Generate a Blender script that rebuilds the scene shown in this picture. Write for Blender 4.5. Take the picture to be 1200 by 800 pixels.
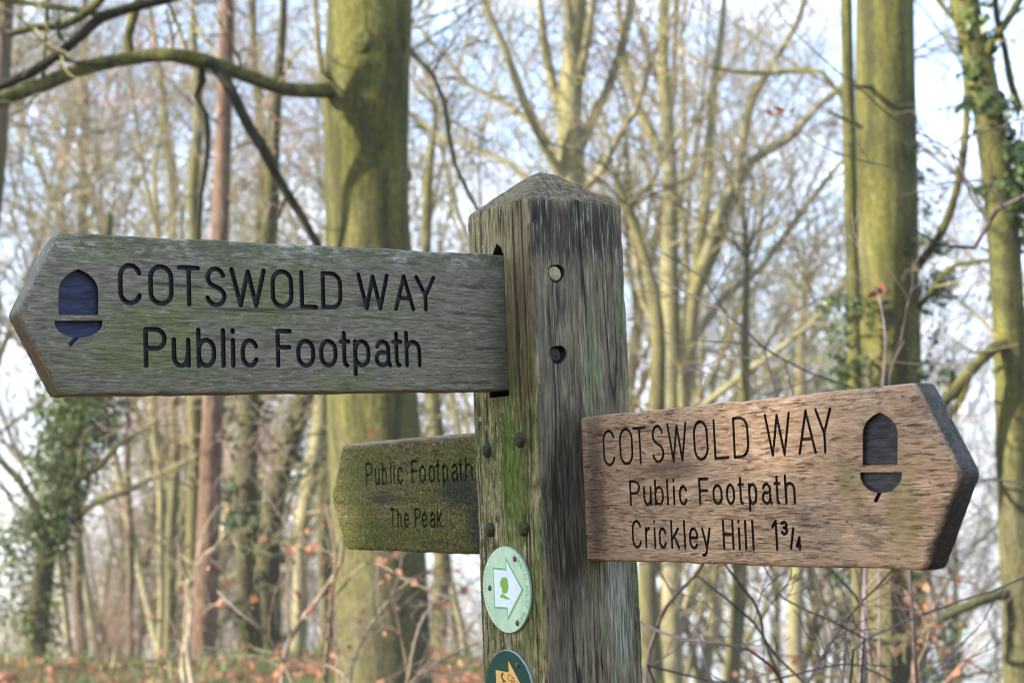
import bpy, bmesh, math, random
import numpy as np
from mathutils import Vector, Matrix, noise as mn
for o in list(bpy.data.objects): bpy.data.objects.remove(o)
S = bpy.context.scene
COL = S.collection
R = math.radians

# ------------------------------------------------------------------ camera, sky, sun, exposure
F, PITCH, ROLL, EYE = 1754.0, 0.0894, 0.0395, 1.6
cam_d = bpy.data.cameras.new('camera'); cam = bpy.data.objects.new('camera', cam_d); COL.objects.link(cam)
cam_d.sensor_width = 22.3; cam_d.lens = F / 1200 * 22.3; cam_d.clip_start = .05; cam_d.clip_end = 60000
FW = Vector((0, math.cos(PITCH), math.sin(PITCH))); UP0 = Vector((0, -math.sin(PITCH), math.cos(PITCH))); RT0 = Vector((1, 0, 0))
RT = RT0 * math.cos(ROLL) - UP0 * math.sin(ROLL); UP = RT0 * math.sin(ROLL) + UP0 * math.cos(ROLL)
CP = Vector((0, 0, EYE))
M = Matrix((RT, UP, -FW)).transposed().to_4x4(); M.translation = CP
cam.matrix_world = M; S.camera = cam
cam_d.dof.use_dof = True; cam_d.dof.focus_distance = 1.46; cam_d.dof.aperture_fstop = 5.2; cam_d.dof.aperture_blades = 7

SUN_AZ, SUN_EL = 111.0, 12.5                       # degrees left of the viewing direction, elevation
sun_dir = Vector((-math.sin(R(SUN_AZ)) * math.cos(R(SUN_EL)), math.cos(R(SUN_AZ)) * math.cos(R(SUN_EL)), math.sin(R(SUN_EL))))
sd = bpy.data.lights.new('sun', 'SUN'); sd.energy = 5.0; sd.angle = R(.9); sd.color = (1, .89, .74)
sun = bpy.data.objects.new('sun', sd); COL.objects.link(sun); sun.rotation_euler = sun_dir.to_track_quat('Z', 'Y').to_euler(); sun.location = (-20, -8, 12)
W = bpy.data.worlds.new('World'); S.world = W; W.use_nodes = True
wn = W.node_tree; wn.nodes.clear()
def wnode(t, **k):
    n = wn.nodes.new(t)
    for a, v in k.items(): setattr(n, a, v)
    return n
sky = wnode('ShaderNodeTexSky', sky_type='NISHITA', sun_disc=False, sun_elevation=R(SUN_EL), sun_rotation=-R(SUN_AZ), air_density=1.0, dust_density=1.2, ozone_density=1.5)
tc = wnode('ShaderNodeTexCoord'); mp = wnode('ShaderNodeMapping'); mp.inputs['Scale'].default_value = (1, 1, 3.2); mp.inputs['Location'].default_value = (.4, .15, .1)
cn = wnode('ShaderNodeTexNoise'); cn.inputs['Scale'].default_value = 3.3; cn.inputs['Detail'].default_value = 7; cn.inputs['Roughness'].default_value = .58
cr = wnode('ShaderNodeValToRGB'); cr.color_ramp.elements[0].position = .40; cr.color_ramp.elements[1].position = .62; cr.color_ramp.elements[0].color = (.12, .12, .12, 1)
cmul = wnode('ShaderNodeMath', operation='MULTIPLY'); cmul.inputs[1].default_value = .93
mx = wnode('ShaderNodeMixRGB'); mx.inputs['Color2'].default_value = (13.0, 14.4, 17.0, 1)
bg = wnode('ShaderNodeBackground'); bg.inputs['Strength'].default_value = .050
wo = wnode('ShaderNodeOutputWorld')
L = wn.links.new
L(tc.outputs['Generated'], mp.inputs['Vector']); L(mp.outputs[0], cn.inputs['Vector']); L(cn.outputs['Fac'], cr.inputs['Fac'])
L(cr.outputs['Color'], cmul.inputs[0]); L(cmul.outputs[0], mx.inputs['Fac']); ad = wnode('ShaderNodeMixRGB', blend_type='ADD'); ad.inputs['Fac'].default_value = 1; ad.inputs['Color2'].default_value = (2.9, 4.9, 8.8, 1); L(sky.outputs[0], ad.inputs['Color1']); L(ad.outputs[0], mx.inputs['Color1']); L(mx.outputs[0], bg.inputs['Color']); L(bg.outputs[0], wo.inputs['Surface'])
S.view_settings.view_transform = 'Standard'; S.view_settings.look = 'None'; S.view_settings.gamma = 1; S.view_settings.use_curve_mapping = False
S.view_settings.exposure = 2.1
S.render.engine = 'CYCLES'
cy = S.cycles
cy.use_denoising = True; cy.denoising_prefilter = 'ACCURATE'; cy.pixel_filter_type = 'BLACKMAN_HARRIS'; cy.filter_width = 1.05; cy.denoiser = 'OPENIMAGEDENOISE'; cy.max_bounces = 6; cy.diffuse_bounces = 3; cy.glossy_bounces = 2; cy.volume_bounces = 1
cy.transparent_max_bounces = 8; cy.caustics_reflective = False; cy.caustics_refractive = False; cy.use_adaptive_sampling = True; cy.adaptive_threshold = .004

# ------------------------------------------------------------------ helpers
def ray(u, v):
    dx, dy = u - 600, 400 - v
    return RT * (dx / F) + UP * (dy / F) + FW
def at(u, v, d):                                   # point d metres ahead of the eye, seen at photo position u, v
    return CP + ray(u, v) * d
def ss(a, b, x):
    t = min(1, max(0, (x - a) / (b - a))); return t * t * (3 - 2 * t)
def rim(x): return 15.5 - 6.0 * ss(-1.5, 3.5, x) + .5 * math.sin(x * .6)
def ground_h(x, y):
    t = y - rim(x)
    if y < -4: return .10 * mn.noise(Vector((x * .22, y * .22, 0))) + 15 * (1 - math.exp(-.55 * (math.sqrt((y + 4) ** 2 + 4) - 2) / 15)) * (1 + .15 * mn.noise(Vector((x * .06, y * .06, 2))))  # bank added behind the camera to cut the sky fill
    base = .17 * math.exp(-((t + 1.5) / 2.2) ** 2) * ss(1.0, -1.5, x) + .10 * mn.noise(Vector((x * .22, y * .22, 0))) + .03 * mn.noise(Vector((x * 1.3, y * 1.3, 3)))
    if t < -2.5: return base
    k = t + 2.5
    drop = -.42 * (math.sqrt(k * k + 4) - 2)
    far = -128 + 5 * mn.noise(Vector((x * .0016, y * .0016, 7)))
    far += 112 * math.exp(-((x + 95) / 120) ** 2 - ((y - 430) / 150) ** 2) if y > 0 else 0
    if drop < far + 25:
        q = ss(far + 25, far - 45, drop); return drop * (1 - q) + far * q if drop > far - 45 else far
    return drop + base * (1 + .04 * min(k, 40)) + (1.2 * mn.noise(Vector((x * .05, y * .05, 5))) * ss(0, 20, k))
def link(o, parent=None):
    COL.objects.link(o)
    if parent is not None: o.parent = parent
    return o
def tag(o, label=None, cat=None, group=None, kind=None):
    for k, v in (('label', label), ('category', cat), ('group', group), ('kind', kind)):
        if v: o[k] = v
    return o
def empty(name, loc, label, cat, group=None):
    o = bpy.data.objects.new(name, None); o.location = loc; o.empty_display_size = .1
    link(o); return tag(o, label, cat, group)
def mesh_obj(name, verts, faces, mat, parent=None, smooth=False, offset=None):
    me = bpy.data.meshes.new(name)
    me.from_pydata([tuple(v) for v in verts], [], [tuple(f) for f in faces]); me.update()
    for m in (mat if isinstance(mat, (list, tuple)) else [mat]): me.materials.append(m)
    if smooth: me.polygons.foreach_set('use_smooth', [True] * len(me.polygons))
    return link(bpy.data.objects.new(name, me), parent)

class Tubes:                                       # many tapering branches collected into one mesh
    def __init__(s): s.v = []; s.q = []; s.t = []; s.n = 0
    def tube(s, pts, rad, sides=5, rough=0, seed=0):
        P = np.asarray(pts, float); n = len(P); rad = np.asarray(rad, float)
        T = np.empty_like(P); T[1:-1] = P[2:] - P[:-2]; T[0] = P[1] - P[0]; T[-1] = P[-1] - P[-2]
        T /= np.linalg.norm(T, axis=1)[:, None] + 1e-12
        ref = np.array([0, 0, 1.]) if abs(T[0, 2]) < .9 else np.array([1., 0, 0])
        X = np.cross(T, ref); X /= np.linalg.norm(X, axis=1)[:, None] + 1e-9
        for i in range(1, n):
            x = X[i - 1] - T[i] * (X[i - 1] @ T[i]); X[i] = x / (np.linalg.norm(x) + 1e-9)
        Y = np.cross(T, X)
        a = np.arange(sides) * (2 * math.pi / sides)
        rr = rad[:, None] * np.ones(sides)
        if rough:
            rs = np.random.RandomState(seed); ph = rs.rand(6) * 6.28
            z = P[:, 2][:, None]
            rr = rr * (1 + rough * (np.sin(2 * a + z * 1.1 + ph[0]) + .6 * np.sin(3 * a - z * 2.3 + ph[1]) + .5 * np.sin(5 * a + z * .7 + ph[2]) + .5 * np.sin(z * 4.1 + ph[3] + a)))
        V = P[:, None, :] + rr[:, :, None] * (np.cos(a)[None, :, None] * X[:, None, :] + np.sin(a)[None, :, None] * Y[:, None, :])
        s.v.append(V.reshape(-1, 3))
        i = np.arange(n - 1)[:, None] * sides; j = np.arange(sides)[None, :]; k = (j + 1) % sides
        s.q.append((np.stack([i + j, i + k, i + sides + k, i + sides + j], -1).reshape(-1, 4)) + s.n)
        s.n += n * sides
    def quad(s, V):
        s.v.append(np.asarray(V, float).reshape(-1, 3)); m = len(s.v[-1]) // 4
        s.q.append(np.arange(4 * m).reshape(-1, 4) + s.n); s.n += 4 * m
    def build(s, name, mat, parent=None, smooth=True, loc=None):
        V = np.concatenate(s.v); Q = np.concatenate(s.q)
        if loc is not None: V = V - np.array(loc)
        me = bpy.data.meshes.new(name)
        me.vertices.add(len(V)); me.vertices.foreach_set('co', V.ravel())
        me.loops.add(Q.size); me.loops.foreach_set('vertex_index', Q.ravel().astype(np.int32))
        me.polygons.add(len(Q)); me.polygons.foreach_set('loop_start', np.arange(0, Q.size, 4, dtype=np.int32))
        me.update(calc_edges=True)
        if smooth: me.polygons.foreach_set('use_smooth', np.ones(len(Q), bool))
        me.materials.append(mat)
        return link(bpy.data.objects.new(name, me), parent)

class G:                                           # short node-graph builder
    def __init__(s, name, rough=.8, spec=.25):
        s.m = bpy.data.materials.new(name); s.m.use_nodes = True; s.t = s.m.node_tree
        s.b = s.t.nodes['Principled BSDF']; s.b.inputs['Roughness'].default_value = rough; s.b.inputs['Specular IOR Level'].default_value = spec
        s.tc = s.t.nodes.new('ShaderNodeTexCoord'); s.co = s.tc.outputs['Object']
    def n(s, t, **k):
        x = s.t.nodes.new(t)
        for a, v in k.items(): setattr(x, a, v)
        return x
    def put(s, sock, v):
        if v is None: return
        if isinstance(v, bpy.types.NodeSocket): s.t.links.new(v, sock)
        elif isinstance(v, (tuple, list)):
            sock.default_value = (tuple(v) + (1,)) if len(v) == 3 and sock.type == 'RGBA' else tuple(v)
        else: sock.default_value = v
    def map(s, scale=(1, 1, 1), loc=(0, 0, 0), rot=(0, 0, 0), co=None):
        x = s.n('ShaderNodeMapping'); s.put(x.inputs['Vector'], co or s.co); s.put(x.inputs['Scale'], scale); s.put(x.inputs['Location'], loc); s.put(x.inputs['Rotation'], rot); return x.outputs[0]
    def noise(s, scale, detail=4, rough=.55, stretch=None, dist=0, loc=(0, 0, 0), co=None):
        x = s.n('ShaderNodeTexNoise')
        s.put(x.inputs['Vector'], s.map(stretch or (1, 1, 1), loc, co=co)); s.put(x.inputs['Scale'], scale); s.put(x.inputs['Detail'], detail); s.put(x.inputs['Roughness'], rough); s.put(x.inputs['Distortion'], dist); return x.outputs['Fac']
    def vor(s, scale, stretch=None, feature='F1'):
        x = s.n('ShaderNodeTexVoronoi', feature=feature); s.put(x.inputs['Vector'], s.map(stretch or (1, 1, 1))); s.put(x.inputs['Scale'], scale); return x.outputs['Distance']
    def ramp(s, fac, stops):
        x = s.n('ShaderNodeValToRGB'); e = x.color_ramp.elements
        while len(e) < len(stops): e.new(.5)
        for i, (p, c) in enumerate(stops):
            e[i].position = p; e[i].color = (c, c, c, 1) if not isinstance(c, (tuple, list)) else tuple(c) + (1,)
        s.put(x.inputs['Fac'], fac); return x.outputs['Color']
    def mix(s, fac, a, b, mode='MIX'):
        x = s.n('ShaderNodeMixRGB', blend_type=mode); s.put(x.inputs['Fac'], fac); s.put(x.inputs['Color1'], a); s.put(x.inputs['Color2'], b); return x.outputs[0]
    def m2(s, op, a, b=None, c=None, clamp=False):
        x = s.n('ShaderNodeMath', operation=op); x.use_clamp = clamp
        s.put(x.inputs[0], a); s.put(x.inputs[1], b)
        if c is not None: s.put(x.inputs[2], c)
        return x.outputs[0]
    def sep(s): 
        x = s.n('ShaderNodeSeparateXYZ'); s.put(x.inputs[0], s.co); return x.outputs
    def step(s, v, lo, hi):                        # smooth 0..1 between lo and hi
        x = s.n('ShaderNodeMapRange', interpolation_type='SMOOTHSTEP'); s.put(x.inputs['Value'], v); s.put(x.inputs['From Min'], lo); s.put(x.inputs['From Max'], hi); return x.outputs[0]
    def blob(s, c, r, wob=None):                   # soft spot at c with radii r (a stain or painted shade with its own place)
        x = s.n('ShaderNodeMapping', vector_type='TEXTURE'); s.put(x.inputs['Vector'], s.co); s.put(x.inputs['Location'], c); s.put(x.inputs['Scale'], r)
        l = s.n('ShaderNodeVectorMath', operation='LENGTH'); s.put(l.inputs[0], x.outputs[0])
        d = l.outputs['Value']
        if wob is not None: d = s.m2('ADD', d, s.m2('MULTIPLY', s.m2('SUBTRACT', wob, .5), 2.2))
        return s.step(d, 1.1, .45)
    def bump(s, h, dist=.001, strength=1.0, prev=None):
        x = s.n('ShaderNodeBump'); s.put(x.inputs['Height'], h); s.put(x.inputs['Distance'], dist); s.put(x.inputs['Strength'], strength)
        if prev is not None: s.put(x.inputs['Normal'], prev)
        return x.outputs[0]
    def done(s, col, normal=None, rough=None):
        s.put(s.b.inputs['Base Color'], col)
        if normal is not None: s.put(s.b.inputs['Normal'], normal)
        if rough is not None: s.put(s.b.inputs['Roughness'], rough)
        return s.m
def plain(name, col, rough=.6, spec=.3, var=.15, scale=40):
    g = G(name, rough, spec); n = g.noise(scale, 3)
    c = g.mix(g.ramp(n, [(.3, 0), (.7, 1)]), tuple(x * (1 - var) for x in col), tuple(min(1, x * (1 + var)) for x in col))
    return g.done(c, g.bump(n, .0004, .5))

# ------------------------------------------------------------------ ground, far land
def mat_ground():
    g = G('leaf_litter_and_grass', .95, .1)
    fine = g.noise(24, 6, .7); mid = g.noise(1.3, 5, .6); big = g.noise(.0045, 5, .55)
    litter = g.ramp(fine, [(.3, (.045, .026, .014)), (.5, (.15, .08, .042)), (.68, (.30, .16, .085))])
    grass = g.ramp(fine, [(.3, (.03, .045, .012)), (.7, (.10, .14, .04))])
    near = g.mix(g.ramp(mid, [(.47, 0), (.6, 1)]), litter, grass)
    x = g.n('ShaderNodeTexVoronoi', feature='F1'); g.put(x.inputs['Vector'], g.map((1, 1.6, 0), rot=(0, 0, .5))); g.put(x.inputs['Scale'], .0052)
    sp = g.n('ShaderNodeSeparateColor'); g.put(sp.inputs[0], x.outputs['Color'])
    fields = g.ramp(sp.outputs[0], [(0, (.11, .17, .05)), (.3, (.17, .22, .08)), (.5, (.24, .17, .11)), (.7, (.13, .18, .06)), (1, (.30, .25, .16))])
    fields = g.mix(g.ramp(big, [(.52, 0), (.6, .8)]), fields, (.09, .07, .045))
    e = g.n('ShaderNodeTexVoronoi', feature='DISTANCE_TO_EDGE'); g.put(e.inputs['Vector'], g.map((1, 1.6, 0), rot=(0, 0, .5))); g.put(e.inputs['Scale'], .0052)
    fields = g.mix(g.ramp(e.outputs['Distance'], [(.03, 1), (.06, 0)]), fields, (.06, .055, .03))
    z = g.sep()[2]
    c = g.mix(g.step(z, -60, -105), near, fields)
    return g.done(c, g.bump(fine, .02, .8))
def build_ground():
    rs = [0.0] + list(np.geomspace(.6, 5600, 120)); na = 180
    V = [(0, 0, ground_h(0, 0))]; Fc = []
    for r in rs[1:]:
        for k in range(na):
            a = 2 * math.pi * k / na; x, y = r * math.sin(a), r * math.cos(a); V.append((x, y, ground_h(x, y)))
    for k in range(na): Fc.append((0, 1 + (k + 1) % na, 1 + k))
    for i in range(len(rs) - 2):
        b = 1 + i * na
        for k in range(na):
            k2 = (k + 1) % na; Fc.append((b + k, b + k2, b + na + k2, b + na + k))
    tag(mesh_obj('ground', V, Fc, mat_ground(), smooth=True), kind='structure')
build_ground()

# haze over the vale
def build_haze():
    g = bpy.data.materials.new('haze'); g.use_nodes = True; t = g.node_tree; t.nodes.clear()
    v = t.nodes.new('ShaderNodeVolumePrincipled'); v.inputs['Density'].default_value = .0009; v.inputs['Color'].default_value = (.93, .95, .98, 1); v.inputs['Anisotropy'].default_value = .2
    o = t.nodes.new('ShaderNodeOutputMaterial'); t.links.new(v.outputs[0], o.inputs['Volume'])
    bm = bmesh.new(); bmesh.ops.create_cube(bm, size=1); me = bpy.data.meshes.new('haze'); 
    for q in bm.verts: q.co = (q.co.x * 11600, q.co.y * 11600, -142 + (q.co.z + .5) * 170)
    bm.to_mesh(me); me.materials.append(g); tag(link(bpy.data.objects.new('haze', me)), kind='stuff')
build_haze()

# ------------------------------------------------------------------ signpost: glyphs
def arc(cx, cy, rx, ry, a0, a1, n=14):
    return [(cx + rx * math.cos(R(a0 + (a1 - a0) * i / n)), cy + ry * math.sin(R(a0 + (a1 - a0) * i / n))) for i in range(n + 1)]
XH = .72
def bowl(lo, hi, x0=0, x1=1, a0=90, a1=450, k=.3): # upright stadium-like ring
    h = hi - lo; ry = min(h / 2, k); c = (x0 + x1) / 2; rx = (x1 - x0) / 2
    return [(c + rx * math.cos(R(a)), (hi - ry if math.sin(R(a)) >= 0 else lo + ry) + ry * math.sin(R(a))) for a in np.linspace(a0, a1, 41)]
GL = {
 'C': [bowl(0, 1, a0=20, a1=340)], 'O': [bowl(0, 1)], 'T': [[(0, 1), (1, 1)], [(.5, 1), (.5, 0)]],
 'S': [arc(.5, .75, .46, .25, 15, 180) + [(.06, .68), (.2, .57), (.5, .5), (.8, .43), (.96, .33)] + arc(.5, .26, .5, .26, 0, -165)],
 'W': [[(0, 1), (.26, 0), (.5, .96), (.74, 0), (1, 1)]], 'L': [[(0, 1), (0, 0), (1, 0)]],
 'D': [[(0, 0), (0, 1), (.45, 1)] + arc(.45, .7, .55, .3, 90, 0) + arc(.45, .3, .55, .3, 0, -90) + [(0, 0)]],
 'A': [[(0, 0), (.5, 1), (1, 0)], [(.17, .33), (.83, .33)]], 'Y': [[(0, 1), (.5, .44), (1, 1)], [(.5, .44), (.5, 0)]],
 'P': [[(0, 0), (0, 1), (.55, 1)] + arc(.55, .74, .45, .26, 90, -90) + [(0, .48)]],
 'u': [[(0, XH), (0, .25)] + arc(.47, .25, .47, .25, 180, 360) + [(.95, .3)], [(1, XH), (1, 0)]],
 'b': [[(0, 1), (0, 0)], bowl(0, XH)], 'l': [[(.5, 1), (.5, 0)]], 'i': [[(.5, XH), (.5, 0)], [(.5, .97), (.5, 1)]],
 'c': [bowl(0, XH, a0=25, a1=335)], 'F': [[(0, 0), (0, 1), (1, 1)], [(0, .53), (.92, .53)]], 'o': [bowl(0, XH)],
 't': [[(.42, .97), (.42, .15)] + arc(.75, .15, .33, .15, 180, 275), [(0, XH), (1, XH)]],
 'p': [[(0, XH), (0, -.27)], bowl(0, XH)],
 'a': [arc(.47, .5, .42, .22, 160, 0) + [(.89, .2)] + arc(1.03, .12, .14, .12, 180, 265, 6), [(.89, .42), (.6, .39)] + arc(.42, .2, .42, .2, 90, 270) + arc(.45, .2, .44, .2, 270, 360)],
 'h': [[(0, 1), (0, 0)], [(0, .45)] + arc(.5, .45, .5, .27, 180, 0) + [(1, 0)]],
 'r': [[(0, XH), (0, 0)], [(0, .42)] + arc(.75, .45, .75, .27, 180, 85)],
 'k': [[(0, 1), (0, 0)], [(.95, XH), (0, .28)], [(.35, .45), (1, 0)]],
 'e': [[(.02, .38), (1, .38)] + bowl(0, XH, a0=0, a1=325, k=.3)], 'y': [[(0, XH), (.5, .03)], [(1, XH), (.45, -.15), (.25, -.26), (0, -.26)]],
 'H': [[(0, 0), (0, 1)], [(1, 0), (1, 1)], [(0, .52), (1, .52)]], '1': [[(0, .78), (.75, 1), (.75, 0)]],
 '3': [arc(.45, .76, .5, .24, 150, -90) + arc(.45, .26, .55, .26, 90, -150)], '/': [[(0, 0), (1, 1)]], '4': [[(.7, 0), (.7, 1), (0, .3), (1, .3)]],
 'G': [bowl(0, 1, a0=25, a1=345) + [(1, .45), (.55, .45)]], 'U': [[(0, 1), (0, .28)] + arc(.5, .28, .5, .28, 180, 360) + [(1, 1)]],
 'V': [[(0, 1), (.5, 0), (1, 1)]], 'R': [[(0, 0), (0, 1), (.55, 1)] + arc(.55, .74, .45, .26, 90, -90) + [(0, .48)], [(.55, .48), (1, 0)]],
 'I': [[(.5, 1), (.5, 0)]], 'K': [[(0, 1), (0, 0)], [(1, 1), (0, .4)], [(.35, .6), (1, 0)]], 'E': [[(1, 1), (0, 1), (0, 0), (1, 0)], [(0, .53), (.9, .53)]],
}
def contours(strokes, half, cell, cap='round'):
    """outline (with holes) of the union of round-nosed router strokes"""
    A = []
    for st in strokes:
        for p, q in zip(st[:-1], st[1:]): A.append(p + q)
    A = np.array(A); m = half + 2 * cell
    x0, x1 = min(A[:, 0].min(), A[:, 2].min()) - m, max(A[:, 0].max(), A[:, 2].max()) + m
    y0, y1 = min(A[:, 1].min(), A[:, 3].min()) - m, max(A[:, 1].max(), A[:, 3].max()) + m
    nx, ny = int((x1 - x0) / cell) + 2, int((y1 - y0) / cell) + 2
    X, Y = np.meshgrid(x0 + cell * np.arange(nx), y0 + cell * np.arange(ny), indexing='ij')
    D = np.full(X.shape, 1e9)
    for ax, ay, bx, by in A:
        dx, dy = bx - ax, by - ay; l2 = dx * dx + dy * dy + 1e-18
        t = np.clip(((X - ax) * dx + (Y - ay) * dy) / l2, 0, 1); D = np.minimum(D, np.hypot(X - ax - t * dx, Y - ay - t * dy))
    D -= half; D[D == 0] = 1e-9
    ins = D < 0; nxt = {}
    def ep(i, j, k):                                # crossing point on a grid edge
        a, b = D[i, j], (D[i + 1, j] if k == 0 else D[i, j + 1]); t = a / (a - b)
        return (X[i, j] + (t * cell if k == 0 else 0), Y[i, j] + (t * cell if k == 1 else 0))
    c = ins[:-1, :-1].astype(int) + 2 * ins[1:, :-1] + 4 * ins[1:, 1:] + 8 * ins[:-1, 1:]
    segs = {1: [('l', 'b')], 2: [('b', 'r')], 3: [('l', 'r')], 4: [('r', 't')], 5: [('l', 't'), ('r', 'b')], 6: [('b', 't')], 7: [('l', 't')],
            8: [('t', 'l')], 9: [('t', 'b')], 10: [('t', 'r'), ('b', 'l')], 11: [('t', 'r')], 12: [('r', 'l')], 13: [('r', 'b')], 14: [('b', 'l')]}
    for i, j in zip(*np.nonzero((c > 0) & (c < 15))):
        K = {'b': (i, j, 0), 't': (i, j + 1, 0), 'l': (i, j, 1), 'r': (i + 1, j, 1)}
        for a, b in segs[int(c[i, j])]: nxt[K[a]] = K[b]
    loops = []
    while nxt:
        s0 = next(iter(nxt)); k = s0; lp = []
        while k in nxt: lp.append(ep(*k)); k = nxt.pop(k)
        if len(lp) > 7: loops.append(lp)
    return loops
def simplify(lp, tol):
    out = [lp[0]]
    P = np.array(lp)
    i = 0
    while i < len(lp) - 1:                          # greedy: longest chord within tolerance
        j = i + 1
        while j + 1 < len(lp) and j - i < 14:
            a, b = P[i], P[j + 1]; d = b - a; L_ = np.hypot(*d) + 1e-12
            if np.abs((P[i + 1:j + 1, 0] - a[0]) * d[1] - (P[i + 1:j + 1, 1] - a[1]) * d[0]).max() / L_ > tol: break
            j += 1
        out.append(lp[j]); i = j
    if len(out) > 3 and np.hypot(out[0][0] - out[-1][0], out[0][1] - out[-1][1]) < tol: out.pop()
    return out
def extrude_fill(loops, d0, d1):
    """closed prism with holes: 2-D fill from the loops, between depths d0 and d1"""
    cu = bpy.data.curves.new('fill', 'CURVE'); cu.dimensions = '2D'; cu.fill_mode = 'BOTH'; cu.extrude = (d1 - d0) / 2
    for lp in loops:
        sp = cu.splines.new('POLY'); sp.points.add(len(lp) - 1); sp.use_cyclic_u = True
        for p, q in zip(sp.points, lp): p.co = (q[0], q[1], 0, 1)
    o = bpy.data.objects.new('fill', cu); COL.objects.link(o)
    me = bpy.data.meshes.new_from_object(o.evaluated_get(bpy.context.evaluated_depsgraph_get()))
    V = [(v.co.x, v.co.y, v.co.z + (d0 + d1) / 2) for v in me.vertices]; Fc = [tuple(p.vertices) for p in me.polygons]
    bpy.data.objects.remove(o); bpy.data.curves.remove(cu); bpy.data.meshes.remove(me)
    return V, Fc

# ------------------------------------------------------------------ signpost: frame (x = along the left board, y = along the other two boards, z up)
PSI = 0.97689; PX, PY = .02303, 1.54144
AX = Vector((math.sin(PSI), math.cos(PSI), 0)); BX = Vector((-math.cos(PSI), math.sin(PSI), 0))
PO = Vector((PX, PY, 0))
def on_a(u, v, a):                                 # photo position -> (y, z) on the signpost plane x = a
    d = ray(u, v); t = (a - (CP - PO).dot(AX)) / d.dot(AX); p = CP + d * t - PO; return (p.dot(BX), p.z)
def on_b(u, v, b):                                 # -> (x, z) on the plane y = b
    d = ray(u, v); t = (b - (CP - PO).dot(BX)) / d.dot(BX); p = CP + d * t - PO; return (p.dot(AX), p.z)
post_root = empty('signpost', PO, 'weathered wooden fingerpost with three arrow boards and two round plaques', 'signpost')
post_root.rotation_euler = (0, 0, math.pi / 2 - PSI)
WPOST = .125; ZT = 1.888

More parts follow.
